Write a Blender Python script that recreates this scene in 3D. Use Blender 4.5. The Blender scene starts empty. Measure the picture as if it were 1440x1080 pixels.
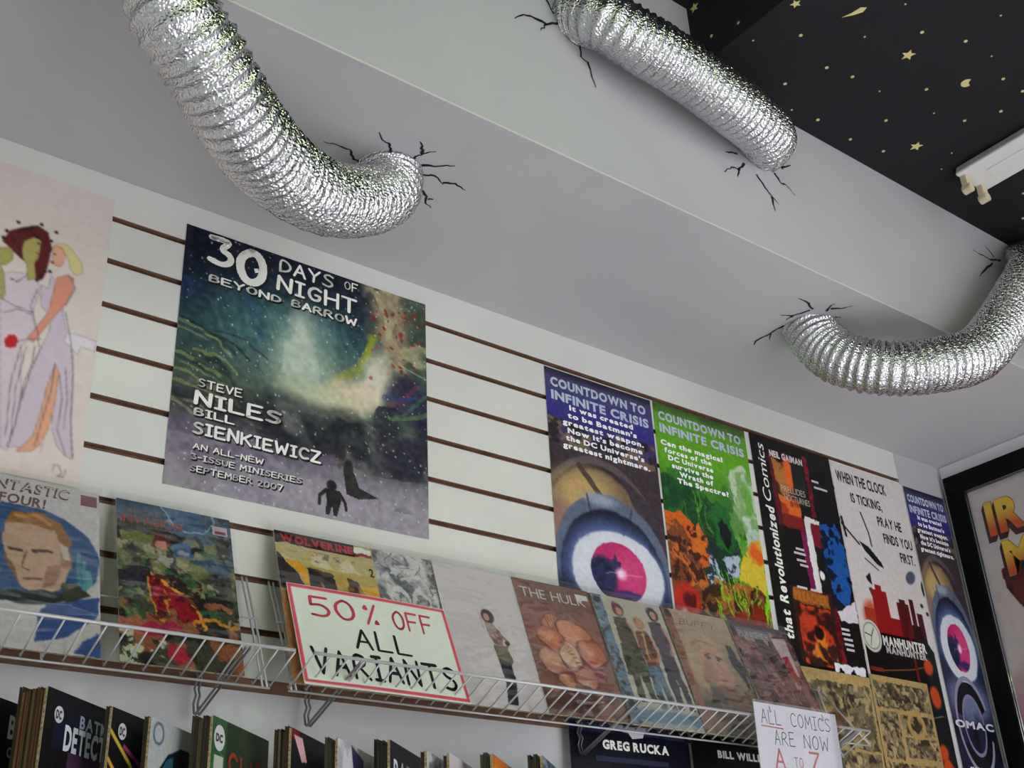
import bpy, math, random
import numpy as np
from mathutils import Matrix, Vector
D = bpy.data
SC = bpy.context.scene
COL = SC.collection

# ------------------------------------------------------------------ camera, world, lights, exposure
cam_data = D.cameras.new('camera')
cam = D.objects.new('camera', cam_data)
COL.objects.link(cam)
cam_data.sensor_fit = 'HORIZONTAL'; cam_data.sensor_width = 36.0
cam_data.lens = 36.0 * 1687.95 / 1440.0
cam_data.clip_start = 0.02; cam_data.clip_end = 60
Rm = [[0.79152861, -0.60931384, -0.04710728], [-0.24920889, -0.39219305, 0.88548266], [-0.55801199, -0.68914533, -0.46227844]]
cam.matrix_world = Matrix([[Rm[0][i], Rm[1][i], Rm[2][i], (0.0, -1.545586, -1.182919)[i]] for i in range(3)] + [[0, 0, 0, 1]])
SC.camera = cam

SC.view_settings.view_transform = 'Standard'
SC.view_settings.look = 'None'
SC.view_settings.exposure = -0.2
SC.view_settings.gamma = 1.0
SC.view_settings.use_curve_mapping = False

world = D.worlds.new('world'); SC.world = world
world.use_nodes = True
bg = world.node_tree.nodes['Background']
bg.inputs['Color'].default_value = (0.80, 0.88, 1.0, 1); bg.inputs['Strength'].default_value = 1.2

def area(name, loc, target, sx, sy, power, color):
    l = D.lights.new(name, 'AREA'); l.shape = 'RECTANGLE'; l.size = sx; l.size_y = sy
    l.energy = power; l.color = color
    o = D.objects.new(name, l); COL.objects.link(o); o.location = loc
    o.rotation_euler = (Vector(target) - Vector(loc)).to_track_quat('-Z', 'Y').to_euler()
    return o
# daylight through the shop window in the wall behind the camera
area('window_daylight', (1.35, -4.97, -1.45), (1.35, 0, -1.30), 2.0, 2.2, 42, (0.97, 0.96, 1.0))
# low sun through the same window, falling on the pale floor
sl = D.lights.new('sun', 'SUN'); sl.energy = 34; sl.angle = 0.01; sl.color = (1.0, 0.97, 0.965)
so = D.objects.new('sun', sl); COL.objects.link(so); so.location = (1.35, -8, 2); so.rotation_euler = Vector((0.08, 0.86, -0.52)).to_track_quat('-Z', 'Y').to_euler()
# twin tube ceiling lamps further back in the shop (the fixtures are built below)
TUBE_E = 20

# ------------------------------------------------------------------ materials
def lin(c):
    return tuple((x / 12.92) if x <= 0.04045 else ((x + 0.055) / 1.055) ** 2.4 for x in c)
def mat(name, srgb, rough=0.6, metal=0.0, spec=0.4, noise=None, bump=None, **kw):
    m = D.materials.new(name); m.use_nodes = True
    nt = m.node_tree; b = nt.nodes['Principled BSDF']
    b.inputs['Base Color'].default_value = (*lin(srgb), 1)
    b.inputs['Roughness'].default_value = rough
    b.inputs['Metallic'].default_value = metal
    b.inputs['Specular IOR Level'].default_value = spec
    for k, v in kw.items():
        b.inputs[k].default_value = v
    if noise:
        sc, srgb2, lo, hi = noise
        tc = nt.nodes.new('ShaderNodeTexCoord'); n = nt.nodes.new('ShaderNodeTexNoise')
        n.inputs['Scale'].default_value = sc; n.inputs['Detail'].default_value = 5
        r = nt.nodes.new('ShaderNodeMapRange'); r.inputs[1].default_value = lo; r.inputs[2].default_value = hi
        mx = nt.nodes.new('ShaderNodeMix'); mx.data_type = 'RGBA'
        mx.inputs[6].default_value = (*lin(srgb), 1); mx.inputs[7].default_value = (*lin(srgb2), 1)
        nt.links.new(tc.outputs['Object'], n.inputs['Vector']); nt.links.new(n.outputs['Fac'], r.inputs[0])
        nt.links.new(r.outputs[0], mx.inputs[0]); nt.links.new(mx.outputs[2], b.inputs['Base Color'])
    if bump:
        sc, st = bump
        tc = nt.nodes.new('ShaderNodeTexCoord'); n = nt.nodes.new('ShaderNodeTexNoise')
        n.inputs['Scale'].default_value = sc; n.inputs['Detail'].default_value = 4
        bp = nt.nodes.new('ShaderNodeBump'); bp.inputs['Strength'].default_value = st; bp.inputs['Distance'].default_value = 0.002
        nt.links.new(tc.outputs['Object'], n.inputs['Vector']); nt.links.new(n.outputs['Fac'], bp.inputs['Height'])
        nt.links.new(bp.outputs[0], b.inputs['Normal'])
    return m
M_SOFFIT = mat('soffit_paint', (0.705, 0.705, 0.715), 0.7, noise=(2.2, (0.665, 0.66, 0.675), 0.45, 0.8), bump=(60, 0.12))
M_BEAD = mat('corner_bead_paint', (0.84, 0.84, 0.80), 0.35)
M_WALL = mat('wall_paint', (0.94, 0.94, 0.95), 0.7, noise=(3, (0.90, 0.90, 0.91), 0.4, 0.8), bump=(80, 0.12))
M_SLAT = mat('slat_melamine', (0.82, 0.82, 0.80), 0.42, noise=(4, (0.79, 0.785, 0.77), 0.4, 0.8))
M_MDF = mat('raw_fibreboard', (0.52, 0.38, 0.31), 0.85, noise=(30, (0.44, 0.31, 0.24), 0.4, 0.7))
M_STAR_BOARD = mat('midnight_ceiling', (0.055, 0.055, 0.085), 0.75, noise=(6, (0.045, 0.045, 0.07), 0.4, 0.7))
M_GOLD = mat('gold_star_print', (0.86, 0.80, 0.55), 0.4, 0.1)
M_CRACK = mat('crack_paint', (0.07, 0.07, 0.08), 0.8)
M_FLOOR = mat('vinyl_floor', (0.79, 0.79, 0.81), 0.5, noise=(3, (0.74, 0.74, 0.76), 0.4, 0.7))
M_WIRE = mat('white_coated_wire', (0.70, 0.70, 0.70), 0.3, 0.15, spec=0.6)
M_BRACKET = mat('zinc_bracket', (0.55, 0.55, 0.57), 0.3, 0.6)
M_PAGES = mat('page_edges', (0.74, 0.66, 0.50), 0.8, noise=(400, (0.52, 0.44, 0.30), 0.4, 0.6))
M_WHITEP = mat('white_enamel', (0.84, 0.83, 0.82), 0.4)
M_SOCKET = mat('socket_plastic', (0.80, 0.74, 0.62), 0.4)
M_FRAME = mat('black_frame', (0.02, 0.02, 0.025), 0.5, spec=0.15)
M_CHROME = mat('glare_rod_chrome', (0.85, 0.87, 0.9), 0.12, 1.0)  # only for the rods that stand in for glare inside the frame
M_PAPER = mat('sign_paper', (0.86, 0.86, 0.83), 0.6)
M_WPAPER = mat('sign_paper_cool', (0.84, 0.85, 0.88), 0.6)
M_BLACKB = mat('black_board', (0.03, 0.03, 0.035), 0.5)
def tmat(name, factor, rough, tint=(1, 1, 1), bump=None, k=0.4):
    m = D.materials.new(name); m.use_nodes = True; nt = m.node_tree
    nt.nodes.remove(nt.nodes['Principled BSDF']); out = nt.nodes['Material Output']
    t = nt.nodes.new('ShaderNodeBsdfTransparent'); t.inputs[0].default_value = (*tint, 1)
    g = nt.nodes.new('ShaderNodeBsdfGlossy'); g.inputs['Roughness'].default_value = rough
    g.inputs[0].default_value = (0.95, 0.95, 0.95, 1)
    mx = nt.nodes.new('ShaderNodeMixShader')
    fr = nt.nodes.new('ShaderNodeLayerWeight'); fr.inputs['Blend'].default_value = 0.25
    pw = nt.nodes.new('ShaderNodeMath'); pw.operation = 'MULTIPLY'; pw.inputs[1].default_value = k; nt.links.new(fr.outputs['Facing'], pw.inputs[0])
    ad = nt.nodes.new('ShaderNodeMath'); ad.operation = 'ADD'; ad.inputs[1].default_value = factor; ad.use_clamp = True
    nt.links.new(pw.outputs[0], ad.inputs[0]); nt.links.new(ad.outputs[0], mx.inputs[0])
    nt.links.new(t.outputs[0], mx.inputs[1]); nt.links.new(g.outputs[0], mx.inputs[2]); nt.links.new(mx.outputs[0], out.inputs[0])
    if bump:
        tc = nt.nodes.new('ShaderNodeTexCoord'); mp = nt.nodes.new('ShaderNodeMapping')
        mp.inputs['Scale'].default_value = bump[1]
        n = nt.nodes.new('ShaderNodeTexNoise'); n.inputs['Scale'].default_value = bump[0]; n.inputs['Detail'].default_value = 2
        bp = nt.nodes.new('ShaderNodeBump'); bp.inputs['Strength'].default_value = bump[2]; bp.inputs['Distance'].default_value = 0.01
        nt.links.new(tc.outputs['Object'], mp.inputs[0]); nt.links.new(mp.outputs[0], n.inputs['Vector'])
        nt.links.new(n.outputs['Fac'], bp.inputs['Height']); nt.links.new(bp.outputs[0], g.inputs['Normal']); nt.links.new(bp.outputs[0], fr.inputs['Normal'])
    return m
M_SLEEVE = tmat('clear_comic_bag', 0.05, 0.10, bump=(9, (1, 1, 2.5), 0.6))
M_GLASS = tmat('glass', 0.0, 0.02, k=0.12)
M_ACRYL = tmat('acrylic', 0.06, 0.05, (0.97, 0.97, 0.98))
def emis(name, col, s):
    m = D.materials.new(name); m.use_nodes = True; b = m.node_tree.nodes['Principled BSDF']
    b.inputs['Base Color'].default_value = (0.8, 0.8, 0.8, 1)
    b.inputs['Emission Color'].default_value = (*col, 1); b.inputs['Emission Strength'].default_value = s
    return m
M_TUBE = emis('lit_tube', (0.80, 1.0, 0.52), TUBE_E)
def printed(name, rough=0.35):
    m = D.materials.new(name); m.use_nodes = True; nt = m.node_tree; b = nt.nodes['Principled BSDF']
    a = nt.nodes.new('ShaderNodeAttribute'); a.attribute_name = 'ink'; a.attribute_type = 'GEOMETRY'
    nt.links.new(a.outputs['Color'], b.inputs['Base Color']); b.inputs['Roughness'].default_value = rough
    b.inputs['Specular IOR Level'].default_value = 0.22
    return m
M_PRINT = printed('glossy_print', 0.38)
M_PRINT_MATT = printed('matt_print', 0.6)
def foil():
    m = D.materials.new('crumpled_foil'); m.use_nodes = True; nt = m.node_tree; b = nt.nodes['Principled BSDF']
    b.inputs['Base Color'].default_value = (0.66, 0.66, 0.68, 1); b.inputs['Metallic'].default_value = 1.0
    b.inputs['Roughness'].default_value = 0.13
    tc = nt.nodes.new('ShaderNodeTexCoord')
    v = nt.nodes.new('ShaderNodeTexVoronoi'); v.inputs['Scale'].default_value = 260; v.feature = 'F1'
    n = nt.nodes.new('ShaderNodeTexNoise'); n.inputs['Scale'].default_value = 200; n.inputs['Detail'].default_value = 3
    ad = nt.nodes.new('ShaderNodeMath'); ad.operation = 'ADD'
    bp = nt.nodes.new('ShaderNodeBump'); bp.inputs['Strength'].default_value = 0.8; bp.inputs['Distance'].default_value = 0.0018
    for q in (v, n): nt.links.new(tc.outputs['Object'], q.inputs['Vector'])
    nt.links.new(v.outputs['Distance'], ad.inputs[0]); nt.links.new(n.outputs['Fac'], ad.inputs[1])
    nt.links.new(ad.outputs[0], bp.inputs['Height']); nt.links.new(bp.outputs[0], b.inputs['Normal'])
    return m
M_FOIL = foil()
_flat = {}
def flat(srgb, rough=0.5):
    k = tuple(round(c, 2) for c in srgb)
    if k not in _flat: _flat[k] = mat('ink_%d' % len(_flat), k, rough)
    return _flat[k]

# ------------------------------------------------------------------ mesh helpers
class MB:
    def __init__(s): s.v = []; s.f = []; s.m = []
    def add(s, vs, fs, mi=0):
        o = len(s.v); s.v += [tuple(v) for v in vs]; s.f += [tuple(o + i for i in f) for f in fs]; s.m += [mi] * len(fs)
    def box(s, x0, y0, z0, x1, y1, z1, mi=0):
        s.add([(x0, y0, z0), (x1, y0, z0), (x1, y1, z0), (x0, y1, z0), (x0, y0, z1), (x1, y0, z1), (x1, y1, z1), (x0, y1, z1)],
              [(0, 3, 2, 1), (4, 5, 6, 7), (0, 1, 5, 4), (1, 2, 6, 5), (2, 3, 7, 6), (3, 0, 4, 7)], mi)
    def tube(s, pts, r, n=8, mi=0, cap=True):
        P_ = [Vector(p) for p in pts]; rings = []; up = None
        for i, p in enumerate(P_):
            t = (P_[min(i + 1, len(P_) - 1)] - P_[max(i - 1, 0)]).normalized()
            if up is None:
                up = Vector((0, 0, 1)) if abs(t.z) < 0.9 else Vector((1, 0, 0))
            a = t.cross(up).normalized(); b = a.cross(t).normalized(); up = b
            rings.append([p + (a * math.cos(2 * math.pi * k / n) + b * math.sin(2 * math.pi * k / n)) * r for k in range(n)])
        vs = [v for rg in rings for v in rg]; fs = []
        for i in range(len(rings) - 1):
            for k in range(n):
                k2 = (k + 1) % n
                fs.append((i * n + k, (i + 1) * n + k, (i + 1) * n + k2, i * n + k2))
        if cap:
            fs.append(tuple(range(n))); fs.append(tuple((len(rings) - 1) * n + k for k in reversed(range(n))))
        s.add(vs, fs, mi)
    def build(s, name, mats, parent=None, smooth=False, loc=None, bevel=0):
        me = D.meshes.new(name); me.from_pydata(s.v, [], s.f); me.update()
        for m in (mats if isinstance(mats, (list, tuple)) else [mats]): me.materials.append(m)
        if any(s.m): me.polygons.foreach_set('material_index', s.m)
        if smooth: me.polygons.foreach_set('use_smooth', [True] * len(s.f))
        return link(name, me, parent, loc, bevel)
def link(name, me, parent=None, loc=None, bevel=0):
    o = D.objects.new(name, me); COL.objects.link(o)
    if parent: o.parent = parent
    if loc: o.location = loc
    if bevel:
        b = o.modifiers.new('bevel', 'BEVEL'); b.width = bevel; b.segments = 2; b.limit_method = 'ANGLE'
    return o
def tag(o, label=None, cat=None, group=None, kind=None):
    if label: o['label'] = label
    if cat: o['category'] = cat
    if group: o['group'] = group
    if kind: o['kind'] = kind
    return o
def empty(name, loc=(0, 0, 0), rot=(0, 0, 0)):
    o = D.objects.new(name, None); COL.objects.link(o); o.location = loc; o.rotation_euler = rot
    o.empty_display_size = 0.05
    return o

# ------------------------------------------------------------------ painting of printed sheets (ink values per grid point)
class Art:
    """w,h in metres; u to the right, v downwards, both 0..1; lengths inside shapes are in units of the width"""
    def __init__(s, w, h, step, base=(1, 1, 1), seed=1):
        s.nx = max(8, int(w / step)); s.ny = max(8, int(h / step)); s.asp = h / w
        U, V = np.meshgrid(np.linspace(0, 1, s.nx + 1), np.linspace(0, 1, s.ny + 1))
        s.U, s.V, s.Y = U, V, V * s.asp
        s.c = np.ones((s.ny + 1, s.nx + 1, 3)) * np.array(base); s.rng = np.random.default_rng(seed)
    def mixm(s, m, col):
        m = np.clip(m, 0, 1)[..., None]; s.c = s.c * (1 - m) + np.array(col) * m
    def grad(s, v0, c0, v1, c1, m=None):
        t = np.clip((s.V - v0) / (v1 - v0), 0, 1)[..., None]; g = np.array(c0) * (1 - t) + np.array(c1) * t
        k = ((s.V >= v0) & (s.V <= v1)).astype(float)[..., None] if m is None else m[..., None]
        s.c = s.c * (1 - k) + g * k
    def ell(s, u, v, ru, rv, col, a=1, soft=0.08, rot=0, ret=False):
        x = s.U - u; y = (s.V - v) * s.asp; rv = rv * s.asp
        if rot:
            cr, sr = math.cos(rot), math.sin(rot); x, y = x * cr + y * sr, -x * sr + y * cr
        d = np.sqrt((x / ru) ** 2 + (y / rv) ** 2); m = np.clip((1 - d) / soft + 0.5, 0, 1) * a
        if ret: return m
        s.mixm(m, col)
    def ring(s, u, v, ru, rv, wd, col, a=1, rot=0, v0=-9, v1=9):
        x = s.U - u; y = (s.V - v) * s.asp; rvv = rv * s.asp
        if rot:
            cr, sr = math.cos(rot), math.sin(rot); x, y = x * cr + y * sr, -x * sr + y * cr
        d = np.abs(np.sqrt((x / ru) ** 2 + (y / rvv) ** 2) - 1) * min(ru, rvv)
        s.mixm(np.clip((wd / 2 - d) / 0.006 + 0.5, 0, 1) * a * ((s.V > v0) & (s.V < v1)), col)
    def poly(s, pts, col, a=1):
        m = np.zeros_like(s.U, bool); n = len(pts)
        for i in range(n):
            (x0, y0), (x1, y1) = pts[i], pts[(i + 1) % n]
            if y0 == y1: continue
            m ^= ((s.V >= min(y0, y1)) & (s.V < max(y0, y1)) & (s.U < x0 + (s.V - y0) * (x1 - x0) / (y1 - y0)))
        s.mixm(m * a, col)
    def rect(s, u0, v0, u1, v1, col, a=1): s.poly([(u0, v0), (u1, v0), (u1, v1), (u0, v1)], col, a)
    def line(s, pts, wd, col, a=1):
        best = np.full_like(s.U, 9.0)
        for (x0, y0), (x1, y1) in zip(pts[:-1], pts[1:]):
            y0 = y0 * s.asp; y1 = y1 * s.asp; dx, dy = x1 - x0, y1 - y0; L = dx * dx + dy * dy + 1e-12
            t = np.clip(((s.U - x0) * dx + (s.Y - y0) * dy) / L, 0, 1)
            best = np.minimum(best, np.hypot(s.U - x0 - t * dx, s.Y - y0 - t * dy))
        s.mixm(np.clip((wd / 2 - best) / (0.5 / s.nx) + 0.5, 0, 1) * a, col)
    def noise(s, fx, fy=None, oct=3, seed=None):
        fy = fy or fx; r = np.random.default_rng(seed if seed is not None else s.rng.integers(1 << 30)); out = np.zeros_like(s.U); amp = 1; tot = 0
        for o in range(oct):
            gx = fx * 2 ** o; gy = fy * s.asp * 2 ** o
            g = r.random((int(gy) + 3, int(gx) + 3)); x = s.U * gx; y = s.V * gy
            i = x.astype(int); j = y.astype(int); a = x - i; b = y - j; a = a * a * (3 - 2 * a); b = b * b * (3 - 2 * b)
            out += amp * ((g[j, i] * (1 - a) + g[j, i + 1] * a) * (1 - b) + (g[j + 1, i] * (1 - a) + g[j + 1, i + 1] * a) * b)
            tot += amp; amp *= 0.55
        return out / tot
    def blot(s, col, f=4, th=0.55, soft=0.08, a=1, m=None, fy=None, oct=3):
        n = s.noise(f, fy, oct); k = np.clip((n - th) / soft + 0.5, 0, 1) * a
        s.mixm(k if m is None else k * m, col)
    def box(s, u0, v0, u1, v1): return ((s.U >= u0) & (s.U <= u1) & (s.V >= v0) & (s.V <= v1)).astype(float)
    def specks(s, n, col, r0, r1, u0=0, v0=0, u1=1, v1=1, a=1):
        for _ in range(n):
            u = s.rng.uniform(u0, u1); v = s.rng.uniform(v0, v1); r = s.rng.uniform(r0, r1)
            s.ell(u, v, r, r / s.asp * s.rng.uniform(0.6, 1.5), col, a, 0.5)
    def warp(s, amp, f=10, oct=2):
        a = (s.noise(f, oct=oct) - 0.5) * 2 * amp * s.nx; b = (s.noise(f, oct=oct) - 0.5) * 2 * amp * s.nx
        j, i = np.indices(s.U.shape); j2 = np.clip((j + b).round().astype(int), 0, s.ny); i2 = np.clip((i + a).round().astype(int), 0, s.nx)
        s.c = s.c[j2, i2]
    def blur(s, n=1):
        for _ in range(n):
            p = np.pad(s.c, ((1, 1), (1, 1), (0, 0)), mode='edge'); s.c = (p[1:-1, 1:-1] * 2 + p[:-2, 1:-1] + p[2:, 1:-1] + p[1:-1, :-2] + p[1:-1, 2:]) / 6
    def grain(s, a=0.04):
        s.c = np.clip(s.c + (s.noise(60, oct=1)[..., None] - 0.5) * a * 2, 0, 1)

# letters: built-in font outlines, cached
_gl = {}
def glyph(ch, bold):
    k = (ch, bold)
    if k in _gl: return _gl[k]
    cu = D.curves.new('glyph', 'FONT'); cu.body = ch; cu.size = 1; cu.fill_mode = 'BOTH'; cu.offset = bold; cu.resolution_u = 3
    ob = D.objects.new('glyph', cu); COL.objects.link(ob)
    dg = bpy.context.evaluated_depsgraph_get(); oe = ob.evaluated_get(dg); me = oe.to_mesh()
    vs = np.array([v.co[:2] for v in me.vertices]) if len(me.vertices) else np.zeros((0, 2)); fs = [tuple(p.vertices) for p in me.polygons]
    oe.to_mesh_clear(); D.objects.remove(ob); D.curves.remove(cu)
    if len(vs): x0 = vs[:, 0].min(); w = vs[:, 0].max() - x0; vs = vs - [x0, 0]
    else: w = 0.3
    _gl[k] = (vs, fs, w); return _gl[k]
# letters: pen strokes on a 4 x 6 box
ST = {'A': [[(0, 0), (2, 6), (4, 0)], [(0.8, 2.2), (3.2, 2.2)]], 'B': [[(0, 0), (0, 6), (2.6, 5.8), (3.3, 4.6), (2.4, 3.3), (0, 3.1)], [(2.4, 3.3), (3.9, 1.8), (2.8, 0.2), (0, 0)]],
 'C': [[(3.8, 5), (2.6, 6), (1, 5.6), (0, 3.6), (0.3, 1.2), (1.8, 0), (3.8, 0.7)]], 'D': [[(0, 0), (0, 6), (2.4, 5.6), (4, 3.4), (3, 0.8), (0, 0)]],
 'E': [[(3.6, 6), (0, 6), (0, 0), (3.8, 0)], [(0, 3.1), (3, 3.2)]], 'F': [[(3.8, 6), (0, 6), (0, 0)], [(0, 3.1), (3, 3.2)]],
 'G': [[(3.8, 5), (2.4, 6), (0.6, 5), (0, 2.6), (1, 0.2), (3.2, 0.3), (3.8, 2.6), (2.2, 2.6)]], 'H': [[(0, 0), (0, 6)], [(4, 0), (4, 6)], [(0, 3), (4, 3.2)]],
 'I': [[(0, 6), (2.4, 6)], [(1.2, 6), (1.2, 0)], [(0, 0), (2.4, 0)]], 'J': [[(3, 6), (3, 1), (1.6, 0), (0, 1)]], 'K': [[(0, 0), (0, 6)], [(3.8, 6), (0, 2.6)], [(1.2, 3.6), (4, 0)]],
 'L': [[(0, 6), (0, 0), (3.6, 0)]], 'M': [[(0, 0), (0.4, 6), (2.2, 2), (4.2, 6), (4.6, 0)]], 'N': [[(0, 0), (0.2, 6), (3.8, 0), (4, 6)]],
 'O': [[(2, 6), (0.4, 4.8), (0, 2.6), (0.9, 0.4), (2.4, 0), (3.8, 1.4), (4, 3.8), (3.2, 5.6), (2, 6)]], 'P': [[(0, 0), (0, 6), (2.8, 5.8), (3.6, 4.4), (2.6, 2.9), (0, 2.7)]],
 'R': [[(0, 0), (0, 6), (2.8, 5.8), (3.4, 4.4), (2.4, 3), (0, 2.8)], [(1.4, 2.8), (4, 0)]], 'S': [[(3.6, 5.2), (2, 6), (0.3, 5), (0.8, 3.6), (3, 2.8), (3.7, 1.4), (2.2, 0), (0, 0.6)]],
 'T': [[(0, 6), (4.4, 6)], [(2.2, 6), (2.2, 0)]], 'U': [[(0, 6), (0.2, 1.2), (1.8, 0), (3.6, 1.2), (3.8, 6)]], 'V': [[(0, 6), (2, 0), (4, 6)]],
 'W': [[(0, 6), (1, 0), (2.6, 4), (4, 0), (5.2, 6)]], 'X': [[(0, 6), (4, 0)], [(4, 6), (0, 0)]], 'Y': [[(0, 6), (2, 3), (4, 6)], [(2, 3), (1.8, 0)]], 'Z': [[(0, 6), (3.8, 6), (0, 0), (4, 0)]],
 '0': [[(2, 6), (0.4, 4.8), (0, 2.6), (0.9, 0.4), (2.4, 0), (3.8, 1.4), (4, 3.8), (3.2, 5.6), (2, 6)]], '2': [[(0, 5), (1.6, 6), (3.4, 5), (3, 3.2), (0, 0), (3.8, 0)]],
 '3': [[(0, 5.8), (3.6, 6), (1.6, 3.6), (3.6, 2.8), (3.6, 1), (2, 0), (0, 0.6)]], '5': [[(3.8, 6), (0.4, 6), (0.2, 3.4)], [(0.2, 3.4), (2.4, 3.9), (4.1, 2.2), (3, 0.1), (0, 0.4)]],
 '7': [[(0, 6), (3.8, 6), (1.6, 0)]], '%': [[(3.6, 6.2), (0.6, 0)], [(0.6, 5.6), (0.2, 4.8), (1, 4.6), (0.8, 5.6)], [(3.4, 1.2), (3, 0.4), (3.8, 0.4), (3.4, 1.2)]], '-': [[(0, 3), (2.4, 3)]], '.': [[(0, 0), (0.3, 0.2)]]}
def chaikin(p):
    for _ in range(2):
        q = [p[0]]
        for a, b in zip(p[:-1], p[1:]): q += [(a[0] * 0.75 + b[0] * 0.25, a[1] * 0.75 + b[1] * 0.25), (a[0] * 0.25 + b[0] * 0.75, a[1] * 0.25 + b[1] * 0.75)]
        p = q + [p[-1]]
    return p
def text_mesh(txt, font, weight, rng, jit, shear):
    """returns verts (n,2) with cap height 1, faces, width"""
    V = []; F = []; x = 0.0
    if font == 'f':
        H = 0.73
        for ch in txt:
            if ch == ' ': x += 0.42; continue
            vs, fs, w = glyph(ch, weight); o = len(V)
            for a, b in vs: V.append((x + a / H + shear * b / H, b / H))
            F += [tuple(o + i for i in f) for f in fs]; x += w / H + 0.11
    else:
        for ch in txt:
            if ch == ' ': x += 0.5; continue
            st = [chaikin(q) if (ch in 'BCDGOPRSUJ0235' and len(q) > 3) else q for q in ST.get(ch, ST['I'])]; w = max(p[0] for s_ in st for p in s_) / 6.0
            ph = rng.uniform(-jit, jit); sc = 1 + rng.uniform(-jit, jit)
            for s_ in st:
                pts = [(x + a / 6 * 1.0 + shear * b / 6 + rng.uniform(-jit, jit) * 0.15, b / 6 * sc + ph * 0.5 + rng.uniform(-jit, jit) * 0.15) for a, b in s_]
                for i, (p, q) in enumerate(zip(pts[:-1], pts[1:])):
                    dx, dy = q[0] - p[0], q[1] - p[1]; L = math.hypot(dx, dy) + 1e-9; nx, ny = -dy / L * weight / 2, dx / L * weight / 2
                    k0 = 1 + rng.uniform(-jit, jit) * 2; k1 = 1 + rng.uniform(-jit, jit) * 2; o = len(V)
                    V += [(p[0] + nx * k0, p[1] + ny * k0), (p[0] - nx * k0, p[1] - ny * k0), (q[0] - nx * k1, q[1] - ny * k1), (q[0] + nx * k1, q[1] + ny * k1)]
                    F.append((o, o + 1, o + 2, o + 3))
                for p in pts:
                    o = len(V); V += [(p[0] + weight / 2 * math.cos(t * math.pi / 3), p[1] + weight / 2 * math.sin(t * math.pi / 3)) for t in range(6)]
                    F.append(tuple(range(o, o + 6)))
            x += w + 0.26
    return V, F, x

class Sheet:
    """a printed sheet or booklet: local x to the right, z up, front face towards -y, origin bottom centre"""
    def __init__(s, name, w, h, art, m=M_PRINT, thick=0.0008, bend=None, label=None, cat=None, group=None, paper=(0.85, 0.83, 0.78)):
        s.w, s.h, s.t = w, h, thick; s.bend = bend or (lambda x, z: 0 * x)
        nx, ny = art.nx, art.ny
        X = -w / 2 + art.U * w; Z = h * (1 - art.V); Y = -thick - s.bend(X, Z)
        n = (nx + 1) * (ny + 1)
        co = np.stack([X, Y, Z], -1).reshape(-1, 3)
        b = co.copy(); b[:, 1] += thick
        idx = np.arange(n).reshape(ny + 1, nx + 1)
        q = np.stack([idx[:-1, :-1], idx[1:, :-1], idx[1:, 1:], idx[:-1, 1:]], -1).reshape(-1, 4)
        # coarse back and rim
        bx = np.unique(np.linspace(0, nx, 9).astype(int)); by = np.unique(np.linspace(0, ny, 9).astype(int))
        bi = idx[np.ix_(by, bx)]; bco = b[bi.reshape(-1)]; nb = len(bco); bidx = np.arange(n, n + nb).reshape(bi.shape)
        bq = np.stack([bidx[:-1, :-1], bidx[:-1, 1:], bidx[1:, 1:], bidx[1:, :-1]], -1).reshape(-1, 4)
        rim = []; fco = co[bi.reshape(-1)]; ridx = np.arange(n + nb, n + 2 * nb).reshape(bi.shape)
        for A_, B_ in ((ridx[0, :], bidx[0, :]), (ridx[-1, ::-1], bidx[-1, ::-1]), (ridx[::-1, 0], bidx[::-1, 0]), (ridx[:, -1], bidx[:, -1])):
            for i in range(len(A_) - 1): rim.append((A_[i], A_[i + 1], B_[i + 1], B_[i]))
        q = np.concatenate([q, bq, np.array(rim)]); co = np.concatenate([co, bco, fco])
        me = D.meshes.new(name); me.vertices.add(len(co)); me.vertices.foreach_set('co', co.reshape(-1).astype(np.float32))
        me.loops.add(q.size); me.loops.foreach_set('vertex_index', q.reshape(-1).astype(np.int32))
        me.polygons.add(len(q)); me.polygons.foreach_set('loop_start', np.arange(0, q.size, 4, dtype=np.int32))
        me.update(calc_edges=True)
        col = np.ones((len(co), 4), np.float32); c = np.clip(art.c, 0, 1).reshape(-1, 3)
        col[:n, :3] = np.where(c <= 0.04045, c / 12.92, ((c + 0.055) / 1.055) ** 2.4); col[n:, :3] = lin(paper)
        at = me.color_attributes.new('ink', 'FLOAT_COLOR', 'POINT'); at.data.foreach_set('color', col.reshape(-1))
        me.materials.append(m); s.o = link(name, me); s.rng = random.Random(len(D.objects)); tag(s.o, label, cat, group)
    def place(s, loc, rx=0, rz=0, ry=0):
        s.o.location = loc; s.o.rotation_euler = (rx, ry, rz); return s
    def text(s, txt, u0, vb, u1, cap, col, font='f', weight=0.0, jit=0.0, shear=0.0, rot=0, name='lettering', arch=None, off=0.0005, fade=None):
        """baseline from (u0, vb), text width to u1; cap = cap height as a fraction of the sheet height"""
        V, F, W = text_mesh(txt, font, weight, s.rng, jit, shear)
        ch = cap * s.h; tw = ((u1 - u0) * s.w if not rot else (u1 - u0) * s.h); kx = tw / max(W, 1e-6)
        out = []
        for a, b in V:
            px, pz = a * kx, b * ch
            if rot: px, pz = -pz, px
            X = -s.w / 2 + u0 * s.w + px; Z = s.h * (1 - vb) + pz
            if arch: Z += arch(X)
            out.append((X, 0, Z))
        xs = np.array([p[0] for p in out]); zs = np.array([p[2] for p in out]); ys = -s.t - s.bend(xs, zs) - off
        m = MB(); m.add(list(zip(xs.tolist(), ys.tolist(), zs.tolist())), F)
        return m.build(name, flat(col), s.o)
    def poly(s, pts, col, name='emblem', off=0.0004):
        xs = np.array([-s.w / 2 + u * s.w for u, v in pts]); zs = np.array([s.h * (1 - v) for u, v in pts]); ys = -s.t - s.bend(xs, zs) - off
        m = MB(); m.add(list(zip(xs.tolist(), ys.tolist(), zs.tolist())), [tuple(reversed(range(len(pts))))])
        return m.build(name, flat(col), s.o)
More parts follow.
